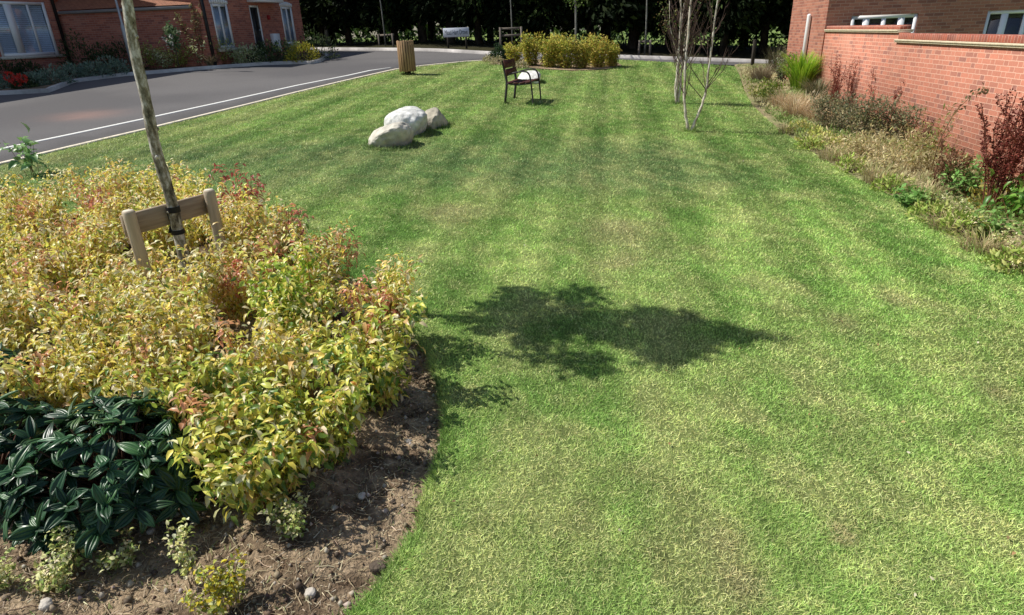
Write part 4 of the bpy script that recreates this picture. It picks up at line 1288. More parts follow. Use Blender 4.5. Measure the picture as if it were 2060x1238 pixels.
# ------------------------------------------------------------------ litter bin
x, y = G(821, 150)
root = thing('litter_bin', 'round litter bin clad in upright brown timber slats beside the road', 'bin', x, y, None, .3)
g = Geo(); nS = 20
for k in range(nS):
    a = k * 2 * PI / nS; c = (.245 * math.cos(a), .245 * math.sin(a), .53)
    g.box(c, (.028, .062, .86 + .02 * (k % 3)), Rz(a), bevel=.006)
g.build('slat_cladding', 'bin_wood', root)
g = Geo(); lathe(g, [(.21, .12), (.21, .9), (.21, .92)], 24); g.build('liner', 'bin_dark', root, smooth=True)
g = Geo(); lathe(g, [(.13, -.05), (.13, .03), (.10, .05), (.10, .13)], 16); g.build('pedestal', 'bin_dark', root)
g = Geo(); a = np.linspace(0, 2 * PI, 33); g.tube(np.stack([.235 * np.cos(a), .235 * np.sin(a), np.full(33, .945)], 1), .014, 6, caps=False); g.build('rim', 'bin_dark', root)

# ------------------------------------------------------------------ multi-stemmed birches
def birch(px, py, stems, seed, label, twig_n, leafy, side=()):
    global rng
    x, y = G(px, py)
    root = thing('birch_tree', label, 'tree', x, y, None, 0, 'multi stemmed birches on the lawn')
    g = Geo(); gt = Geo(); rt = np.random.default_rng(seed); ends = []
    for path, r in stems:
        P = np.array(path, float); f = np.linspace(0, len(P) - 1, 30)
        Q = np.stack([np.interp(f, range(len(P)), P[:, c]) for c in range(3)], 1)
        for _ in range(2): Q[1:-1] = (Q[:-2] + Q[1:-1] * 2 + Q[2:]) / 4
        Q[1:, :2] += rt.normal(0, .006, (29, 2))
        g.tube(Q, np.linspace(r, r * .35, 30) * (1 + .12 * np.sin(np.arange(30) * 1.9)), 8)
        ends.append(Q)
    for path, r in side: g.tube(path, np.linspace(r, r * .3, len(path)), 6)
    g.build('trunk', 'birch', root, smooth=True)
    tips = []
    for k in range(twig_n):
        Q = ends[rt.integers(len(ends))]; i = rt.integers(int(len(Q) * .36), len(Q) - 1)
        b = Q[i]; a = rt.uniform(0, 2 * PI); l = rt.uniform(.35, 1.15)
        e = b + np.array([math.cos(a) * l * .40, math.sin(a) * l * .40, l * rt.uniform(.6, 1.0)])
        m = (b + e) / 2 + np.array([math.cos(a), math.sin(a), -.3]) * l * .07
        gt.tube([b, m, e], [.009, .006, .002], 4, caps=False)
        for q in range(5):
            t = rt.uniform(.25, 1); b2 = b * (1 - t) + e * t + (m - (b + e) / 2) * (4 * t * (1 - t)); a2 = a + rt.normal(0, .9); l2 = l * rt.uniform(.2, .5)
            e2 = b2 + np.array([math.cos(a2) * l2 * .4, math.sin(a2) * l2 * .4, l2 * rt.uniform(.4, 1)])
            gt.tube([b2, (b2 + e2) / 2 + (0, 0, -.01), e2], [.0045, .0035, .0015], 3, caps=False); tips.append(e2)
    gt.build('twigs', 'twig', root)
    if leafy:
        gl = Geo(); tips = np.array(tips)
        w_ = leafy[1](tips); tp = tips[rt.uniform(0, 1, len(tips)) < w_]
        P = np.repeat(tp, leafy[0], 0) + rt.normal(0, .07, (len(tp) * leafy[0], 3))
        put(gl, P, unit(rand_dirs(len(P)) + (0, 0, -.4)), rand_dirs(len(P)), .05, .032, pick([(.10, .15, .04), (.2, .22, .06), (.16, .10, .05)], len(P)), T_DIAM)
        gl.build('foliage', 'leaf_small', root)


birch(1388, 264, [([(0, 0, -.1), (-.06, .0, .10), (-.14, .03, .5), (-.16, .05, 1.1), (-.13, .1, 2.2), (-.1, .1, 3.4), (-.05, .1, 4.6)], .031),
                  ([(0, 0, -.1), (.05, .0, .10), (.17, -.02, .42), (.25, .0, .75), (.27, .02, 1.3), (.33, .05, 2.3), (.38, .05, 3.4), (.36, 0, 4.5)], .030)],
      5, 'nearer birch, two pale stems forking in a V from the lawn', 54, (1, lambda t: .10 + 0 * t[:, 0]))
birch(1362, 208, [([(0, 0, -.1), (-.06, .0, .3), (-.03, .0, 1.1), (-.06, .0, 2.2), (-.1, .1, 3.6), (-.1, .1, 4.8)], .034),
                  ([(.02, 0, -.1), (.05, .02, .3), (.08, .05, 1.0), (.16, .1, 2.0), (.3, .1, 3.2), (.4, .1, 4.4)], .032),
                  ([(0, .03, -.1), (.0, .05, .4), (-.02, .1, 1.2), (.08, .2, 2.4), (.1, .3, 4.2)], .027)],
      9, 'farther birch with three pale stems and a dense brown twiggy head', 150, (4, lambda t: np.where((t[:, 0] < -.25) & (t[:, 2] > 1.5), .75, .12)),
      side=[([(-.02, 0, .9), (-.16, -.02, 1.3), (-.30, -.04, 1.7), (-.34, -.05, 2.2)], .014), ([(.08, .05, .75), (.22, .02, 1.05), (.28, 0, 1.35)], .014)])

# ------------------------------------------------------------------ garden wall on the right
yc = 12.95; ye = 17.35
pN = wall_at(-1.5); pS = wall_at(yc); pE = wall_at(ye)
root = thing('garden_wall', 'long red brick garden wall with cream tile coping that steps up once', 'wall', pS[0], pS[1])
LN = np.linalg.norm(pS - pN); LE = np.linalg.norm(pE - pS)
WL = -WD                                                           # so that the outward side faces the lawn
def wall_part(name, material, s0, s1, d0, d1, z0, z1, bevel=0):
    g = Geo(); obox(g, pS, WL, s0, s1, d0, d1, z0, z1, bevel); return wchild(g.build(name, material, uv=True), root)


# WL runs towards the camera: s > 0 near section, s < 0 far section; outward (to the lawn) is checked below
nW = np.array([WL[1], -WL[0]]); sgn = 1 if nW[0] < 0 else -1
wall_part('brickwork', 'brick_wall', .0, LN, sgn * -.215, 0, -.6, 1.808)
wall_part('brickwork', 'brick_wall', -LE, -.002, sgn * -.215, sgn * -.012, -.4, 1.976)
for s_a, s_b, zt, dd in ((-.04, LN, 1.808, 0), (-LE, -.006, 1.976, .012)):
    wall_part('coping_tiles', 'coping', s_a, s_b, sgn * -(.25), sgn * (.035 - dd), zt, zt + .028, .004)
    wall_part('coping_tiles', 'coping', s_a + .012, s_b, sgn * -(.262), sgn * (.05 - dd), zt + .0285, zt + .056, .004)
wall_part('brick_on_edge', 'brick_edge', 0, LN, sgn * -.212, sgn * -.003, 1.866, 1.967, .006)
wall_part('brick_on_edge', 'brick_edge', -LE, -.012, sgn * -.212, sgn * -.015, 2.034, 2.113, .006)

# ------------------------------------------------------------------ house on the right
RU = np.array([WD[1], -WD[0]])                                     # along its garden front, to the right
RCn = wall_at(17.42)
root = thing('brick_house', 'red brick house behind the garden wall with white patio doors', 'house', RCn[0], RCn[1])
zg = G1(*RCn)
holes = []
sa, _ = onplane(1711, 50, RCn, RU); sb, zt1 = onplane(1848, 30, RCn, RU); sc0, _ = onplane(1981, 50, RCn, RU)
zd = zt1 + .03
h1 = (sa, sb, zg + .1, zd); h2 = (sc0, sc0 + (sb - sa) * 1.15, zg + .1, zd)
_, zshade = onplane(1760, 5, RCn, RU)
up1 = (sa + .2, sa + 1.4, zg + 3.3, zg + 4.5); up2 = (sc0 + .3, sc0 + 1.6, zg + 3.3, zg + 4.5)
g = Geo()
facade(g, RCn, RU, 0, 9.5, zg - .6, zg + 5.3, [h1, h2, up1, up2])
WB = -WD
sl, _ = onplane(1591, 40, RCn, WD)
DB = abs(sl)
cB = RCn + WD * DB
facade(g, cB, -WD, 0, DB, zg - .6, zg + 5.3, [])
eR = RCn + RU * 9.5
facade(g, eR, WD, 0, DB, zg - .6, zg + 5.3, [])
facade(g, eR + WD * DB, -RU, 0, 9.5, zg - .6, zg + 5.3, [])
wchild(g.build('wall', 'brick_house', uv=True), root)
fr = window(root, RCn, RU, *h1, bars=[sa + (sb - sa) * .5], wide=[(sa + (sb - sa) * .235, .075), (sa + (sb - sa) * .765, .075), (sa + (sb - sa) * .5, .05)], trans=[(sa + .05, sa + (sb - sa) * .2, zd - .62), (sa + (sb - sa) * .8, sb - .05, zd - .62)], fill='inside', glass='glass_dark', fw=.085, name='patio_door')
w2 = h2[1] - h2[0]
window(root, RCn, RU, *h2, bars=[], wide=[(sc0 + w2 * .235, .075), (sc0 + w2 * .5, .05), (sc0 + w2 * .765, .075)], trans=[(sc0 + .05, sc0 + w2 * .2, zd - .62)], fill='inside', glass='glass_dark', fw=.085, name='patio_door')
for hh in (up1, up2): window(root, RCn, RU, *hh, bars=[(hh[0] + hh[1]) / 2], fill='curtain')
g = Geo()
ov = .3
a0 = RCn - RU * ov - WD * ov; a1 = RCn + RU * (9.5 + ov) - WD * ov; b0 = cB - RU * ov + WD * ov; b1 = cB + RU * (9.5 + ov) + WD * ov
ze = zg + 5.25; zr = ze + 2.6; m0 = (a0 + b0) / 2 + RU * .0; m1 = (a1 + b1) / 2
V = [(*a0, ze), (*a1, ze), (*b1, ze), (*b0, ze), (*m0, zr), (*m1, zr)]
g.add(V, [np.array([[0, 1, 5, 4], [2, 3, 4, 5]]), np.array([[3, 0, 4], [1, 2, 5]]), np.array([[0, 3, 2, 1]])])
wchild(g.build('roof', 'tiles_grey', uv=True), root)
s_p, zp1 = onplane(1633, 28, RCn, WD); s_p2, zp0 = onplane(1624, 106, RCn, WD)
g = Geo(); pp = RCn + WD * ((s_p + s_p2) / 2) + np.array([-WD[1], WD[0]]) * .07
g.tube([(*pp, zg - .2), (*pp, zp1 - .05), (*pp, zp1 - .02), (*pp, zp1)], [.055, .055, .05, .02], 12)
wchild(g.build('downpipe', 'upvc', smooth=True), root)

# ------------------------------------------------------------------ terrace on the left
root = thing('brick_house', 'shaded brick house with a wide shuttered white window over dark planting', 'house', C1[0], C1[1])
zg = G1(*C1)
sR, zb = onplane(119, 108, C1, TU); sL, zb2 = onplane(5, 116, C1, TU)
zb = (zb + zb2) / 2
win = (sL, sR, zb, zb + 1.75)
g = Geo()
EA1 = zg + 6.8
facade(g, C1, TU, -10, 0, zg - .5, EA1, [win], .12)
Q = C1 - TN * 8
facade(g, C1, -TN, 0, 8, zg - .5, EA1, []); facade(g, Q, -TU, 0, 10, zg - .5, EA1, []); facade(g, Q - TU * 10, TN, 0, 8, zg - .5, EA1, [])
wchild(g.build('wall', 'brick_shade', uv=True), root)
ss = lambda px, py: onplane(px, py, C1, TU)[0]
window(root, C1, TU, *win, bars=[ss(83.5, 104)], wide=[(ss(44, 104), abs(ss(52, 104) - ss(37, 104)) / 2)], slats=True, fw=.095, depth=.05)
g = Geo(); obox(g, C1, TU, sL - .1, sR + .16, 0, .09, zb - .10, zb - .003); wchild(g.build('sill', 'sill'), root)
g = Geo(); pp = C1 - TU * .02 + TN * .05
g.tube([(*pp, zg - .2), (*pp, EA1)], .055, 10); wchild(g.build('downpipe', 'black_pipe', smooth=True), root)


def gable_roof(root, P, u, L0, L1, depth, ze, rise, material, ov=.3, flip=False):
    u = np.asarray(u); n = np.array([u[1], -u[0]])
    g = Geo()
    a0 = P + u * (L0 - ov) + n * ov; a1 = P + u * (L1 + ov) + n * ov; b0 = P + u * (L0 - ov) - n * (depth + ov); b1 = P + u * (L1 + ov) - n * (depth + ov)
    m0 = (a0 + b0) / 2; m1 = (a1 + b1) / 2
    V = [(*a0, ze), (*a1, ze), (*b1, ze), (*b0, ze), (*m0, ze + rise), (*m1, ze + rise)]
    g.add(V, [np.array([[0, 1, 5, 4], [2, 3, 4, 5], [0, 3, 2, 1]]), np.array([[3, 0, 4], [1, 2, 5]])])
    return wchild(g.build('roof', material, uv=True), root)


gable_roof(root, C1, TU, -10, 0, 8, EA1 + .01, 2.6, 'tiles')

root = thing('brick_house', 'shaded brick house with a black front door between two tall white windows', 'house', C2[0], C2[1])
zg = G1(*C2)
s2 = lambda px, py: onplane(px, py, C2, TU)
SLh = s2(413, 60)[0]
EA2 = zg + 3.5


def rect(l, r, t, b):
    return (s2(*l)[0], s2(*r)[0], s2(*b)[1], s2(*t)[1])


w1 = rect((432.5, 55), (464, 50), (439, 8), (457, 97)); w2 = rect((569.5, 50), (591.5, 50), (575, 14), (586, 89)); dr = rect((508, 55), (527.5, 55), (511, 11), (524, 116))
g = Geo()
facade(g, C2, TU, SLh, 0, zg - .5, EA2, [w1, w2, dr], .12)
Q = C2 - TN * 8
facade(g, C2, -TN, 0, 8, zg - .5, EA2, []); facade(g, Q, -TU, 0, -SLh, zg - .5, EA2, []); facade(g, Q + TU * SLh, TN, 0, 8, zg - .5, EA2, [])
wchild(g.build('wall', 'brick_shade', uv=True), root)
for w_ in (w1, w2):
    window(root, C2, TU, *w_, bars=[w_[0] * .5 + w_[1] * .5], fill='curtain', fw=.09, depth=.045)
    g = Geo(); obox(g, C2, TU, w_[0] - .12, w_[1] + .14, 0, .12, w_[2] - .12, w_[2] - .003); wchild(g.build('sill', 'sill'), root)
    g = Geo()                                                      # arched painted lintel
    a = np.linspace(0, 1, 9); zl = w_[3] + .003
    for p, q in zip(a[:-1], a[1:]):
        f = lambda t: .10 + .09 * math.sin(PI * t)
        sA = w_[0] - .05 + (w_[1] - w_[0] + .10) * p; sB = w_[0] - .05 + (w_[1] - w_[0] + .10) * q
        obox(g, C2, TU, sA, sB, 0, .02, zl, zl + (f(p) + f(q)) / 2)
    wchild(g.build('lintel', 'upvc'), root)
g = Geo(); fw = .075
obox(g, C2, TU, dr[0], dr[0] + fw, -.09, -.02, dr[2], dr[3]); obox(g, C2, TU, dr[1] - fw, dr[1], -.09, -.02, dr[2], dr[3]); obox(g, C2, TU, dr[0] + fw, dr[1] - fw, -.09, -.02, dr[3] - fw, dr[3])
fr = wchild(g.build('door_frame', 'upvc'), root)
g = Geo(); obox(g, C2, TU, dr[0] + fw, dr[1] - fw, -.08, -.035, dr[2], dr[3] - fw)
for za, zb_ in ((.15, .85), (1.05, 1.85)):
    for k in (0, 1):
        wd = (dr[1] - dr[0] - 2 * fw) / 2; sa_ = dr[0] + fw + wd * k + .08
        obox(g, C2, TU, sa_, sa_ + wd - .16, -.035, -.025, dr[2] + za, dr[2] + zb_, .006)
door = wchild(g.build('door', 'black_door'), root)
g = Geo(); obox(g, C2, TU, dr[1] - fw - .12, dr[1] - fw - .08, -.03, .03, dr[2] + 1.0, dr[2] + 1.06); o = g.build('handle', 'galv'); o.parent = door
cp = rect((497, 3), (548, 3), (520, -12), (522, 6))
g = Geo(); obox(g, C2, TU, cp[0] - .02, cp[1] + .02, .0, .55, cp[2], cp[2] + .26, .01); wchild(g.build('door_canopy', 'upvc'), root)
mb = rect((545, 85), (557.5, 85), (549, 68), (554, 104))
g = Geo(); obox(g, C2, TU, mb[0], mb[1], 0, .2, mb[2], mb[3], .015); wchild(g.build('meter_box', 'upvc'), root)
al = rect((537, 36), (541, 36), (539, 31), (539, 40))
g = Geo(); obox(g, C2, TU, al[0], al[1], 0, .08, al[2], al[3], .01); wchild(g.build('wall_light', 'red'), root)
g = Geo(); pp = C2 + TU * (SLh + .06) + TN * .06
g.tube([(*pp, zg - 1), (*pp, EA2)], .06, 10); wchild(g.build('downpipe', 'black_pipe', smooth=True), root)
gable_roof(root, C2, TU, SLh, 0, 8, EA2 + .01, 2.8, 'tiles')

# low link building between the two houses
A_ = C1 + TU * .03 - TN * .35; B_ = C2 + TU * (SLh - .03) - TN * .35
gu = unit(B_ - A_); GL = float(np.linalg.norm(B_ - A_))
root = thing('garage', 'low brick garage with an orange tiled roof between the two shaded houses', 'garage', A_[0], A_[1])
zg = G1(*A_)
_, zgut = onplane(250, 24, A_, gu)
g = Geo(); facade(g, A_, gu, 0, GL, zg - .5, zgut, []); wchild(g.build('wall', 'brick_shade', uv=True), root)
g = Geo(); obox(g, A_, gu, .02, GL - .02, 0, .11, zgut + .005, zgut + .11, .02); wchild(g.build('gutter', 'gutter'), root)
gn = np.array([gu[1], -gu[0]])
g = Geo(); e0 = A_ + gn * .1; e1 = B_ + gn * .1
g.add([(*e0, zgut + .14), (*e1, zgut + .14), (*(e1 - gn * 5.5), zgut + 2.9), (*(e0 - gn * 5.5), zgut + 2.9)], [np.array([[0, 1, 2, 3]])]); wchild(g.build('roof', 'tiles', uv=True), root)

# ------------------------------------------------------------------ posts, signs, young trees by the far road
def lamp_post(px, py, label, r0, r1, zs, band=False):
    x, y = G(px, py)
    root = thing('street_lamp', label, 'street lamp', x, y)
    g = Geo(); g.tube([(0, 0, -.1), (0, 0, zs), (0, 0, zs + .12), (0, 0, 5)], [r0, r0, r1, r1 * .75], 12); g.build('pole', 'galv', root, smooth=True)
    g = Geo(); g.tube([(0, 0, 5.0), (.15, -.1, 5.1), (.5, -.3, 5.12)], [.05, .09, .07], 10); g.build('lantern', 'galv', root, smooth=True)
    if band:
        g = Geo(); g.tube([(0, 0, zs + 1.05), (0, 0, zs + 1.35)], r1 + .012, 12); g.build('sticker', 'amber', root)


lamp_post(661, 95, 'pale grey lamp post by the far kerb, right of the black door house', .10, .05, 1.1)
lamp_post(272, 149, 'slim grey lamp post with an orange band in front of the low garage', .075, .04, 1.55, True)

YT = 'young trees staked along the far road'
def young_tree(px, py, label, r, crown_z, seed, pale=True):
    x, y = G(px, py)
    root = thing('young_tree', label, 'tree', x, y, None, 0, YT)
    g = Geo(); g.tube([(0, 0, -.1), (.01, .02, 1.2), (-.02, 0, 2.4), (.0, .03, 3.6), (.02, 0, 4.6)], [r * 1.2, r, r * .9, r * .6, r * .2], 8); g.build('trunk', 'pale_bark', root, smooth=True)
    g = Geo(); n = 900
    d = rand_dirs(n); rad = rng.uniform(.2, 1, n) ** .6; hh = 1.35
    P = d * rad[:, None] * np.array([.75, .75, hh]) * (.7 + .6 * vnoise(d[:, 0] * 2, d[:, 1] * 2, seed, d[:, 2] * 2))[:, None] + (0, 0, crown_z + hh)
    D = unit(rand_dirs(n) + (0, 0, -.5))
    put(g, P, D, rand_dirs(n), .12, .07, pick([(.10, .18, .04), (.16, .22, .05)], n), T_DIAM)
    g.build('crown', 'leaf_small', root)


young_tree(776, 98, 'thin young tree with a timber stake frame left of the litter bin', .028, 2.9, 1)
young_tree(1031, 104, 'thin young tree rising behind the two railed dark stake frame', .028, 2.9, 2)
young_tree(1158, 112, 'young tree with a pale trunk and low green crown behind the far shrub bed', .045, 1.72, 3)
young_tree(1297, 114, 'slim young tree with a small stake frame right of the far shrub bed', .035, 2.6, 4)


def stake_frame(pa, pb, h, label, rails=1, material='post', rail_h=.09):
    a = np.array(G(*pa)); b = np.array(G(*pb)); 
    b = a + unit(b - a) * min(np.linalg.norm(b - a), 1.3)
    u = unit(b - a); L = np.linalg.norm(b - a)
    root = thing('tree_stake', label, 'tree stake', a[0], a[1], None, math.atan2(u[1], u[0]), 'stake frames beside the far road')
    for s_ in (0, L):
        g = Geo(); g.tube([(s_, 0, -.2), (s_, 0, h)], .045, 10); g.build('stake', material, root)
    for k in range(rails):
        g = Geo(); g.box((L / 2, .055, h - .06 - k * .27), (L + .1, .03, rail_h)); g.build('rail', material, root)


stake_frame((764, 97), (792, 98.5), .62, 'grey stake frame at the thin tree left of the litter bin')
stake_frame((1008, 106), (1050, 107), 1.0, 'dark stake frame with two pale rails left of the far yellow shrubs', 2, 'post')
stake_frame((1285, 113.5), (1307, 114.5), .62, 'small stake frame at the slim tree right of the far yellow shrubs')

x, y = G(920, 102); sx0, sy0 = x, y
root = thing('street_sign', 'white street name sign on two dark legs by the far kerb', 'sign', x, y, None, -math.radians(6))
SW, SH = 1.16, .37
g = Geo(); g.box((0, 0, .74), (SW, .03, SH), bevel=.008); board = g.build('board', 'sign', root)
for s_ in (-.40, .42):
    g = Geo(); g.box((s_, .05, .38), (.08, .06, .96)); g.build('leg', 'post_dark', root)
fc = bpy.data.curves.new('lettering', 'FONT'); fc.body = 'Mead Hart Drove'; fc.align_x = 'CENTER'; fc.align_y = 'CENTER'; fc.size = .25; fc.extrude = .002
fo = bpy.data.objects.new('lettering', fc); COL.objects.link(fo)
dg = bpy.context.evaluated_depsgraph_get(); me = bpy.data.meshes.new_from_object(fo.evaluated_get(dg)); bpy.data.objects.remove(fo)
xs_ = [v.co.x for v in me.vertices]; kx = (SW - .14) / (max(xs_) - min(xs_))
for v in me.vertices: v.co = (v.co.x * kx, v.co.y * 1.15, v.co.z)
me.materials.clear(); me.materials.append(M['ink'])
lo = bpy.data.objects.new('lettering', me); COL.objects.link(lo); lo.parent = board; lo.location = (0, -.0185, .74); lo.rotation_euler = (PI / 2, 0, 0)

x, y = G(1513, 134); root = thing('wooden_post', 'short dark wooden post between the lawn and the far road', 'post', x, y)
g = Geo(); g.box((0, 0, .42), (.11, .11, .95), bevel=.015); g.build('shaft', 'post_dark', root)
g = Geo(); g.tube([(0, 0, .893), (0, 0, .93)], [.07, .02], 4); g.build('cap', 'post_dark', root)

# ------------------------------------------------------------------ row of dark conifers beyond the far road
def conifer(root, h, r, seed, low):
    rt = np.random.default_rng(seed)
    g = Geo()
    ln = rt.normal(0, .15, 2)
    tr = rt.uniform(.13, .24)
    g.tube([(0, 0, -.2), (ln[0] * .3, ln[1] * .3, 1.2), (ln[0], ln[1], h * .5), (ln[0], ln[1], h * .95)], [tr * 1.25, tr, tr * .6, .03], 9)
    for k in range(16):
        z = rt.uniform(low * .8, h * .8); a = rt.uniform(0, 6.28); l = r * rt.uniform(.5, .95) * min(1, (h - z) / (h * .5) + .2)
        g.tube([(0, 0, z), (math.cos(a) * l * .5, math.sin(a) * l * .5, z + .1), (math.cos(a) * l, math.sin(a) * l, z - .15)], [.05, .035, .012], 5)
    g.build('trunk', 'dark_bark', root)
    n = 5200
    z = low + (h - low) * rt.beta(.85, 1.6, n)
    t = (z - low) / (h - low)
    R_ = r * np.interp(t, [0, .06, .25, .5, .8, 1], [.62, .9, 1.0, .8, .42, .03])
    a = rt.uniform(0, 2 * PI, n)
    lump = vnoise(np.cos(a) * 2.3 + 9, z * 1.1, seed, np.sin(a) * 2.3 + 9)
    rad = R_ * (.55 + .8 * lump) * rt.uniform(.15, 1, n) ** .5
    P = np.stack([rad * np.cos(a), rad * np.sin(a), z - .35 * (rad / r) * rt.uniform(0, 1, n)], 1)
    P[:, 2] += (vnoise(np.cos(a) * 3, np.sin(a) * 3, seed + 3) - .5) * 1.0 * (t < .15)
    D = unit(np.stack([np.cos(a), np.sin(a), rt.normal(-.35, .4, n)], 1) + rt.normal(0, .35, (n, 3)))
    L_ = rt.uniform(.22, .5, n)
    g = Geo()
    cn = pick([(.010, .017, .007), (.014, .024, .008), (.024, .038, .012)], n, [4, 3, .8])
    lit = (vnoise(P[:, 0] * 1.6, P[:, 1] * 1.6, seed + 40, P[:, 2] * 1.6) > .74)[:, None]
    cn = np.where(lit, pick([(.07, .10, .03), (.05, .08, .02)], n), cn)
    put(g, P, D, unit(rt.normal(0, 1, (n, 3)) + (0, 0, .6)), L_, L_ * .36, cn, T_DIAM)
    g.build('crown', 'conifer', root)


protos = []
TG = 'dark conifers in a row beyond the far road'
kd = kfd; spots = []
k0 = np.array(kf[0]) - kfd * 7 + nrm * 2.6
rt = np.random.default_rng(77)
i = 0; s_ = 0
while s_ < 38:
    spots.append((k0 + kfd * s_ + nrm * rt.uniform(-.3, .8), rt.uniform(.9, 1.15))); s_ += rt.uniform(1.5, 2.3)
for k in range(12):
    spots.append((k0 + kfd * (k * 3.3 + rt.uniform(-.4, .4)) + nrm * (4.0 + rt.uniform(-.3, .5)), rt.uniform(1.05, 1.25)))
for i, (p, s_) in enumerate(spots):
    lab = 'dark conifer with a bare trunk in the shaded row beyond the far road'
    if i < 5:
        r0 = thing('conifer_tree', lab, 'tree', p[0], p[1], None, rt.uniform(0, 6), TG)
        conifer(r0, rt.uniform(8, 9.5), rt.uniform(1.9, 2.3), 100 + i, rt.uniform(1.05, 1.6)); protos.append(r0); o = r0
    else:
        o = copy_tree(protos[i % 5])
        o.location = (p[0], p[1], G1(*p)); o.rotation_euler.z = rt.uniform(0, 6)
    o.scale = (s_, s_, s_ * rt.uniform(.92, 1.1))
# hedge far across the field behind them
g = Geo(); n = 9000
c0 = k0 - kfd * 30 + nrm * 26
s_ = rt.uniform(0, 110, n); dd = rt.uniform(0, 3.5, n)
hh = 3.4 * (.55 + .8 * fbm(s_ * .12, dd * .1, 5))
z = rt.uniform(0, 1, n) ** .7 * hh
P = np.stack([c0[0] + kfd[0] * s_ + nrm[0] * dd, c0[1] + kfd[1] * s_ + nrm[1] * dd, z], 1); P[:, 2] += gz(P[:, 0], P[:, 1])
put(g, P, unit(rt.normal(0, 1, (n, 3))), unit(rt.normal(0, 1, (n, 3))), rt.uniform(.5, 1.1, n), .5, pick([(.08, .13, .03), (.12, .17, .04), (.05, .08, .025)], n), T_DIAM)
tag(g.build('distant_hedge', 'leaf_small'), 'sunlit hedge across the field seen between the conifer trunks', 'hedge', kind='stuff')
g = Geo(); n = 5000
s_ = rt.uniform(-4, 40, n); dd = rt.uniform(2.0, 9, n)
P = np.stack([k0[0] + kfd[0] * s_ + nrm[0] * dd, k0[1] + kfd[1] * s_ + nrm[1] * dd, rt.uniform(.0, 1, n) ** 1.6 * .9 * fbm(s_ * .7, dd * .4, 3) * 1.5], 1); P[:, 2] += gz(P[:, 0], P[:, 1])
put(g, P, unit(rt.normal(0, 1, (n, 3)) + (0, 0, .5)), unit(rt.normal(0, 1, (n, 3))), rt.uniform(.15, .35, n), .12, pick([(.10, .17, .04), (.16, .22, .06), (.06, .10, .03)], n), T_DIAM)
tag(g.build('undergrowth', 'leaf_small'), 'low green undergrowth beneath the conifers', 'undergrowth', kind='stuff')

# ------------------------------------------------------------------ far shrub bed on the lawn
FG = 'yellow dogwoods in the far bed'
for px, py, h, r, n, lab in [(1035, 130, .72, .3, 26, 'low green yellow dogwood at the left end of the far bed beside the dark bush'),
                             (1068, 133, 1.12, .32, 34, 'tall greenish yellow dogwood behind the bench back'),
                             (1103, 136, 1.0, .32, 34, 'second tall yellow dogwood from the left of the far bed'),
                             (1137, 138, 1.05, .32, 34, 'yellow dogwood in front of the pale young trunk, left side'),
                             (1170, 138, .95, .32, 32, 'ochre dogwood just right of the pale young trunk'),
                             (1203, 136, .95, .32, 32, 'ochre dogwood second from the right end of the far bed'),
                             (1230, 134, .82, .26, 26, 'olive dogwood at the right end of the far bed'),
                             (1120, 129, 1.1, .32, 30, 'yellow dogwood at the back of the far bed, left of the trunk'),
                             (1190, 129, 1.05, .32, 30, 'yellow dogwood at the back of the far bed, right of the trunk')]:
    x, y = G(px, py)
    root = thing('dogwood_shrub', lab, 'shrub', x, y, None, 0, FG)
    cols = [(.48, .50, .08), (.62, .55, .10), (.58, .45, .11), (.26, .32, .06)]
    shrub(root, int(n * 1.3), h, r * 1.25, leaf=.11, wid=.42, cols=cols, w=[4, 4, 3, 3] if px < 1160 else [2, 3, 5, 3], per=44, base_r=.22, stem_col=(.2, .12, .04), T=T_DIAM, m='leaf_small', first=.02, droop=-.1, stem_r=.006, hv=.45)
x, y = G(1008, 124); root = thing('evergreen_bush', 'dark green round bush at the left end of the far bed', 'bush', x, y)
mound(root, 900, .42, .55, .10, .5, [(.02, .05, .02), (.03, .07, .025), (.05, .10, .04)])
for px, py, lab in [(985, 124, 'pale dry tuft left of the dark round bush'), (1000, 130, 'cream leaved tuft in front of the dark round bush'), (1048, 137, 'cream leaved tuft behind the bench back')]:
    x, y = G(px, py); root = thing('pale_tuft', lab, 'plant', x, y)
    mound(root, 320, .30, .28, .07, .5, [(.62, .54, .36), (.5, .46, .26), (.3, .28, .12)])

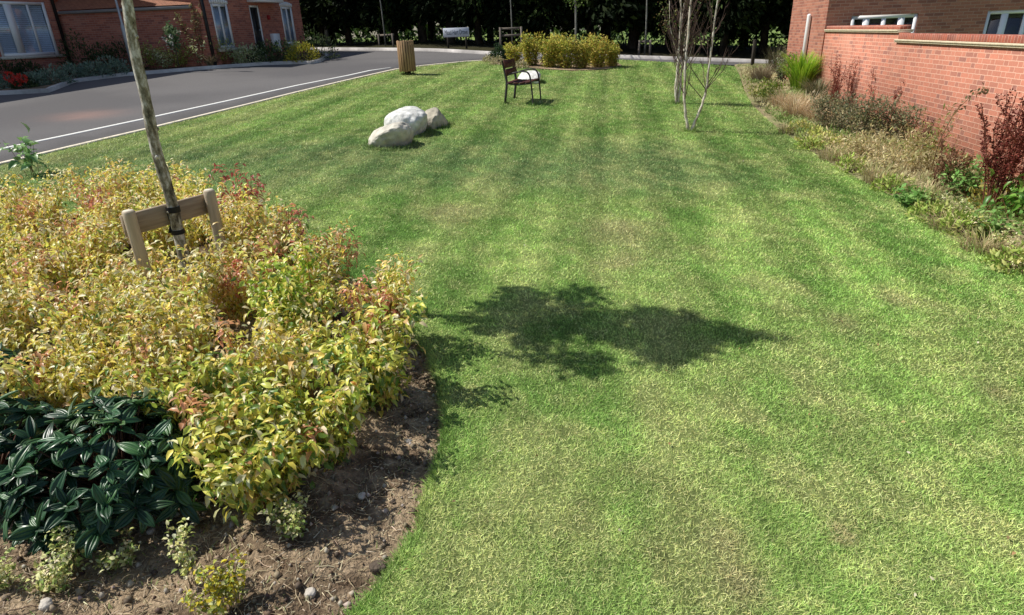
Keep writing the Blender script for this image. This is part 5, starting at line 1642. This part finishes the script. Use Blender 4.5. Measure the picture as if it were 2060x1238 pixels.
# ------------------------------------------------------------------ planting in front of the left houses
LG = 'shrubs and flowers along the left house fronts'
GREY = [(.22, .31, .23), (.28, .37, .28), (.14, .21, .15)]
DARK = [(.05, .08, .03), (.075, .105, .035), (.03, .05, .02)]
LIME = [(.40, .48, .10), (.50, .54, .18), (.25, .34, .07)]
PALE = [(.56, .62, .32), (.66, .67, .44), (.34, .42, .18)]
STRAW = [(.46, .36, .20), (.36, .27, .14), (.55, .45, .28)]
for px, py, kind, r, h, lab in [
    (6, 182, 'g', .55, .45, 'grey green hebe mound cut by the left photo edge'),
    (70, 178, 'g', .45, .42, 'grey green hebe right of the red flowers'),
    (108, 172, 'g', .6, .55, 'grey green hebe below the shuttered window corner'),
    (150, 161, 'g', .6, .50, 'grey green hebe below the black corner downpipe'),
    (193, 157, 'g', .65, .52, 'grey green hebe left of the slim lamp post'),
    (232, 153, 'g', .65, .62, 'tallest grey green hebe, beside the slim lamp post'),
    (15, 168, 'd', .7, .75, 'dark bush behind the red flowers'),
    (60, 162, 'd', .6, .6, 'dark bush under the stone sill'),
    (172, 152, 'd', .75, 1.35, 'tall dull brown shrub against the garage wall'),
    (215, 149, 'd', .75, 1.15, 'dark shrub against the garage wall left of the lamp post'),
    (255, 146, 'd', .75, 1.25, 'dark green shrub behind the slim lamp post'),
    (312, 144, 'l', .6, 1.0, 'bright green upright plant right of the spotted trunk'),
    (338, 143, 'p', .55, .7, 'pale green plant at the foot of the white rose'),
    (366, 141, 'l', .65, .8, 'lime plant right of the white rose'),
    (402, 138, 'p', .8, 1.15, 'pale variegated shrub beside the black downpipe'),
    (428, 137, 's', .6, .7, 'straw coloured grass beside the downpipe foot'),
    (450, 134, 'l', .65, 1.05, 'light green shrub under the left tall window'),
    (484, 132, 'p', .7, .7, 'silver leaved plant below the left window sill'),
    (507, 130, 'p', .65, .65, 'silver leaved plant left of the black door'),
    (532, 128, 'd', .7, .75, 'dark green plant in front of the black door'),
    (560, 127, 'd2', .75, .75, 'mid green plant below the white meter box'),
    (586, 126, 'l', .75, .8, 'yellow green plant below the right tall window'),
    (612, 126, 'y', .7, .75, 'bright yellow shrub at the house corner'),
    (640, 121, 'd', .8, 1.15, 'dark pointed bush at the end of the left bed')]:
    x, y = G(px, py); root = thing('bedding_shrub', lab, 'shrub', x, y, G1(x, y) + .05, rng.uniform(0, 6), LG)
    cols = {'g': GREY, 'd': DARK, 'd2': [(.06, .11, .04), (.09, .14, .05)], 'l': LIME, 'p': PALE, 's': STRAW, 'y': [(.45, .40, .04), (.34, .34, .05)]}[kind]
    if kind == 's': grass_clump(root, 240, h, r, .018, cols, base_r=.15)
    elif kind in 'lp' and h > .65: shrub(root, 20, h, r, leaf=.10, wid=.5, cols=cols, per=26, T=T_DIAM, m='leaf_small', first=.15, droop=0, stem_r=.006)
    else: mound(root, 650, r, h, .11, .4, cols, spiky=1.0)
x, y = G(50, 182); root = thing('red_geranium', 'plant with three round red flower heads among dark leaves', 'flower', x, y, G1(x, y) + .05)
mound(root, 300, .42, .35, .1, .6, DARK)
for dx, dz, pxx in ((-.12, .36, 30), (.05, .22, 41), (.2, .30, 50)):
    fx, fy = G(pxx, 163 if dz > .3 else 168)
    g = Geo(); d = rand_dirs(90); put(g, d * .10 + (fx * 0 + dx * 1.1, -.28, dz), d, rand_dirs(90), .07, .06, pick([(.75, .06, .035), (.65, .10, .08)], 90), T_DIAM); g.build('flower_head', 'leaf_small', root)
x, y = G(362, 143); root = thing('white_rose', 'standard rose with white flowers against the garage wall', 'rose', x, y, G1(x, y) + .05)
g = Geo(); g.tube([(0, 0, -.1), (.02, 0, .5), (0, 0, 1.2)], [.02, .018, .012], 6, (.1, .08, .05)); g.build('stem', 'stem', root)
g = Geo(); n = 420; d = rand_dirs(n); P = d * rng.uniform(.3, 1, (n, 1)) * np.array([.27, .27, .50]) + (0, 0, 1.12)
put(g, P, rand_dirs(n), rand_dirs(n), .11, .07, pick([(.07, .13, .05), (.12, .2, .08), (.2, .28, .14)], n), T_DIAM); g.build('foliage', 'leaf_small', root)
for k in range(11):
    d = rand_dirs(1)[0]; c = d * np.array([.27, .27, .48]) + (0, 0, 1.12)
    g = Geo(); q = rand_dirs(26); put(g, q * .035 + c, q, rand_dirs(26), .055, .05, pick([(.8, .78, .68)], 26, jit=.06), T_DIAM); g.build('blossom', 'leaf_small', root)
x, y = G(412, 137); root = thing('wispy_shrub', 'tall loose olive shrub climbing beside the black downpipe', 'shrub', x, y, G1(x, y) + .05)
shrub(root, 26, 2.3, .62, leaf=.13, wid=.45, cols=[(.22, .22, .09), (.30, .27, .13), (.13, .15, .06)], per=34, T=T_DIAM, m='leaf_small', first=.3, stem_r=.009, droop=-.2, hv=.35)

# ------------------------------------------------------------------ planting under the garden wall
RG = 'wild plants in the bed under the garden wall'
def rplant(name, label, px, py, cat='plant', dz=.02):
    x, y = G(px, py); return thing(name, label, cat, x, y, G1(x, y) + dz, rng.uniform(0, 6), RG)


REDS = [(.17, .035, .025), (.26, .06, .04), (.34, .11, .07)]
TAN = [(.66, .54, .28), (.56, .46, .22), (.74, .64, .38), (.40, .40, .14)]
OLIVE = [(.22, .24, .12), (.30, .29, .16), (.42, .36, .22), (.12, .14, .07)]
grass_clump(rplant('brown_sedge', 'soft brown sedge nearest the far road end of the wall bed', 1530, 168), 420, .75, .45, .012, [(.30, .24, .16), (.24, .2, .12), (.36, .3, .2)], base_r=.25, droop=.5)
grass_clump(rplant('brown_sedge', 'tall dark wispy sedge standing against the far road', 1558, 150), 260, 1.15, .40, .012, [(.13, .12, .07), (.2, .17, .1)], base_r=.3, droop=.25)
spikes(rplant('grey_seedhead', 'grey green plant with fluffy seed heads left of the bright tall grass', 1572, 172), 16, .95, .3, [(.35, .34, .24), (.2, .22, .12)], size=.05, leafy=[(.1, .15, .06)])
grass_clump(rplant('tall_grass', 'bright lime green tall arching grass at the house corner', 1608, 187, 'grass'), 620, 1.5, .75, .022, [(.34, .58, .04), (.46, .68, .07), (.22, .42, .04)], base_r=.22, droop=.55)
grass_clump(rplant('tall_grass', 'dull olive grass in front of the lime green grass', 1640, 205, 'grass'), 260, .8, .45, .016, OLIVE, base_r=.2, droop=.5)
shrub(rplant('yellow_weed', 'yellow green weed at the lawn corner of the wall bed', 1528, 205), 14, .45, .35, leaf=.10, wid=.35, cols=[(.30, .34, .06), (.40, .38, .10), (.2, .26, .05)], per=18, T=T_DIAM, m='leaf_small', droop=-.2)
shrub(rplant('yellow_weed', 'lime leaved weed between the sedge and the tan grass', 1548, 212), 14, .55, .28, leaf=.12, wid=.3, cols=[(.28, .40, .05), (.22, .32, .04)], per=16, T=T_DIAM, m='leaf_small', droop=-.4)
for px, py, h, lab in [(1572, 222, .62, 'tan dry grass below the lime green grass'), (1598, 238, .6, 'tan dry grass nearest the lawn, left of the grey bushes'), (1618, 228, .65, 'tan dry grass against the olive grass'), (1640, 248, .5, 'thin tan grass at the left foot of the grey bushes')]:
    grass_clump(rplant('dry_grass', lab, px, py, 'grass'), 300, h, .45, .010, [(.70, .53, .31), (.60, .45, .25), (.8, .66, .44)], base_r=.22, droop=.5)
for px, py, h, sp, n, lab in [(1672, 222, 1.25, .28, 15, 'dense dark red dock left in the group beyond the grey bushes'), (1705, 222, 1.30, .22, 8, 'tall red dock rising behind the grey bushes'),
                              (1752, 240, 1.05, .25, 9, 'red dock in the middle above the grey bushes'), (1803, 262, 1.0, .22, 6, 'thin red dock at the right end of the grey bushes')]:
    spikes(rplant('red_dock', lab, px, py), n, h, sp, REDS, size=.024, per=80, lump=.03, seed_from=.35)
for px, py, h, lab in [(1655, 262, .70, 'brownish leafy bush left end of the grey bush row'), (1690, 272, .72, 'grey green leafy bush second in the bush row'), (1722, 280, .75, 'darkest grey green bush in the middle of the bush row'),
                       (1757, 284, .78, 'dark upright bush with pale stems in the bush row'), (1790, 288, .72, 'dark bush second from the right of the bush row'), (1818, 292, .62, 'small brown bush at the right end of the bush row')]:
    shrub(rplant('leafy_bush', lab, px, py, 'bush'), 26, h, .30, leaf=.075, wid=.35, cols=OLIVE + [(.40, .32, .2)], w=[4, 3, 2, 4, 1.2], per=34, T=T_DIAM, m='leaf_small', droop=-.1, first=.08, stem_col=(.2, .16, .1))
for px, py, lab in [(1612, 268, 'flat yellow green weed at the lawn edge'), (1640, 282, 'flat bright yellow weed below the grey bushes'), (1668, 298, 'flat yellow weed nearest the dry border')]:
    r_ = rplant('yellow_weed', lab, px, py); mound(r_, 260, .32, .20, .08, .5, [(.60, .60, .16), (.42, .48, .11), (.7, .64, .25)])
for px, py, h, lab in [(1690, 312, .35, 'tangle of dry tan stalks at the lawn edge'), (1735, 318, .5, 'tan stalks below the dark bushes'), (1775, 326, .55, 'dry yellow stalks right of the dark bushes'), (1738, 345, .32, 'sparse tan weed spilling to the lawn'), (1800, 352, .4, 'pale dry weed beside bare soil'), (1835, 318, .5, 'dry weed against the wall foot')]:
    r_ = rplant('dry_weed', lab, px, py); shrub(r_, 22, h, .35, leaf=.08, wid=.22, cols=TAN, per=20, T=T_DIAM, m='leaf_small', droop=-.2, first=.1, stem_col=(.42, .34, .18), hv=.6)
r_ = rplant('straggly_weed', 'tall straggly yellow green weed against the brick wall', 1850, 352); shrub(r_, 18, .95, .40, leaf=.10, wid=.25, cols=[(.34, .33, .10), (.22, .26, .07), (.42, .34, .15)], per=20, T=T_DIAM, m='leaf_small', droop=.1, first=.15, stem_col=(.3, .22, .08), hv=.5)
r_ = rplant('straggly_weed', 'lone arching stalk bending over the brick wall', 1868, 362)
g = Geo(); pth = np.array([(0, 0, 0), (.02, 0, .5), (.1, -.05, .9), (.25, -.1, 1.12), (.42, -.15, 1.2)]); r_.rotation_euler.z = 0; g.tube(pth, [.008, .007, .006, .004, .002], 5, (.24, .16, .08)); g.build('stem', 'stem', r_)
g = Geo(); n = 90; f = rng.uniform(.6, 3.9, n); i_ = f.astype(int); P = pth[i_] + (pth[np.minimum(i_ + 1, 4)] - pth[i_]) * (f - i_)[:, None] + rng.normal(0, .025, (n, 3)); put(g, P, rand_dirs(n), rand_dirs(n), .06, .03, pick([(.2, .2, .1), (.3, .2, .1)], n), T_DIAM); g.build('foliage', 'leaf_small', r_)
spikes(rplant('brown_stalk', 'bunch of dark brown dead stalks in front of the wall', 1885, 392), 9, .75, .30, [(.16, .08, .04), (.24, .13, .07)], size=.03, per=60)
spikes(rplant('brown_stalk', 'thin dead stalks left of the big red dock', 1918, 398), 5, .72, .16, [(.2, .1, .05), (.28, .16, .09)], size=.03, per=60)
for px, py, kind, h, lab in [(1585, 268, 0, .22, 'low straw tuft on the border edge beside the tan dry grass'), (1628, 300, 1, .2, 'small lime weed on the border edge, farthest of its kind'), (1672, 322, 0, .26, 'straw tuft on the lawn edge below the flat yellow weeds'),
                             (1712, 345, 1, .22, 'lime weed on the lawn edge below the tan stalks'), (1762, 368, 0, .28, 'straw tuft leaning over the lawn edge, middle of the border'), (1795, 385, 1, .22, 'lime weed beside pale dry soil on the lawn edge'),
                             (1852, 405, 0, .3, 'straw tuft in front of the dark brown dead stalks'), (1868, 440, 1, .2, 'lime weed on the edge left of the cream euonymus row'), (1935, 468, 1, .24, 'lime weed between the cream euonymus plants'),
                             (1905, 462, 0, .2, 'straw tuft on the edge below the cream euonymus row'), (1975, 505, 0, .22, 'straw tuft on the edge near the right photo side'), (2035, 540, 1, .2, 'lime weed on the edge by the right photo side')]:
    r_ = rplant('straw_tuft' if kind == 0 else 'lime_weed', lab, px, py)
    if kind == 0: grass_clump(r_, 170, h * 1.3, .28, .008, [(.72, .58, .34), (.62, .50, .26), (.5, .5, .2)], base_r=.18, droop=.6)
    else: mound(r_, 230, .26, h, .07, .45, [(.42, .54, .12), (.32, .44, .09), (.58, .60, .2)])
for px, py, h, lab in [(1925, 400, .42, 'green leafy weed at the wall foot left of the big red dock'), (1950, 396, .45, 'dense green weed behind the cream leaved plants'), (1985, 470, .22, 'low round leaved green weed below the big red dock'), (1832, 412, .16, 'small dark green weed at the lawn edge')]:
    r_ = rplant('green_weed', lab, px, py); shrub(r_, 18, h, .30, leaf=.08, wid=.5, cols=[(.15, .32, .07), (.21, .40, .10), (.30, .46, .14)], per=20, T=T_DIAM, m='leaf_small', droop=0, first=.15)
r_ = rplant('broad_leaf_weed', 'bright green broad leaved plant by the right photo edge', 2048, 455); shrub(r_, 12, .5, .34, leaf=.17, wid=.35, cols=[(.16, .36, .05), (.24, .44, .08), (.10, .24, .04)], per=10, droop=.1, first=.2, T=T_LEAF, stem_r=.005)
r_ = rplant('yellow_weed', 'golden leaved weed at the foot of the big red dock', 1985, 428); mound(r_, 200, .26, .40, .09, .4, [(.48, .38, .06), (.40, .38, .10), (.22, .26, .06)])
spikes(rplant('red_dock', 'big dark red dock in front of the brick wall, left clump', 1985, 436), 15, 1.42, .34, [(.15, .032, .024), (.23, .055, .038), (.33, .10, .07)], size=.027, per=200, lump=.026, thick=.008, seed_from=.3, stack=4)
spikes(rplant('red_dock', 'big open branched red dock at the right photo edge', 2026, 430), 9, 1.25, .40, [(.18, .05, .035), (.26, .08, .055), (.36, .14, .09)], size=.022, per=80, lump=.03, thick=.008, seed_from=.3, stack=4)
for px, py, r, h, lab in [(1882, 420, .17, .24, 'cream variegated euonymus left of its row under the wall'), (1912, 436, .19, .26, 'cream variegated euonymus second in its row under the wall'), (1958, 474, .15, .30, 'upright cream euonymus below the big red dock'),
                          (2022, 512, .20, .30, 'bushy cream euonymus near the right photo edge'), (2062, 545, .2, .26, 'cream euonymus cut by the right photo edge')]:
    euonymus(px, py, r, h, 360, lab)

# ------------------------------------------------------------------ camera, sun, sky
cam = bpy.data.cameras.new('camera'); co = bpy.data.objects.new('camera', cam); COL.objects.link(co); sc.camera = co
cam.sensor_width = 36; cam.lens = F / 2060 * 36; cam.clip_start = .05; cam.clip_end = 3000
R4 = Matrix(((*RC[0], 0), (*RC[1], 0), (*RC[2], CAM_H), (0, 0, 0, 1)))
co.matrix_world = R4

travel = unit(np.array([.993 * math.cos(math.radians(52)), -.118 * math.cos(math.radians(52)), -math.sin(math.radians(52))]))
su = bpy.data.lights.new('sun', 'SUN'); su.energy = 5.0; su.angle = math.radians(.53); su.color = (1, .955, .88)
so = bpy.data.objects.new('sun', su); COL.objects.link(so); so.rotation_euler = Vector(travel).to_track_quat('-Z', 'Y').to_euler(); so.location = (0, 0, 30)
w = bpy.data.worlds.new('World'); sc.world = w; w.use_nodes = True
t = w.node_tree; bgn = t.nodes['Background']
sky = t.nodes.new('ShaderNodeTexSky'); sky.sky_type = 'NISHITA'; sky.sun_disc = False
sky.sun_elevation = math.radians(52); sky.sun_rotation = math.atan2(-travel[0], -travel[1])
t.links.new(sky.outputs[0], bgn.inputs[0]); bgn.inputs[1].default_value = .1
sc.view_settings.view_transform = 'Standard'; sc.view_settings.look = 'None'; sc.view_settings.exposure = 0
sc.cycles.max_bounces = 6; sc.cycles.transparent_max_bounces = 8; sc.cycles.diffuse_bounces = 3
sc.cycles.use_denoising = True
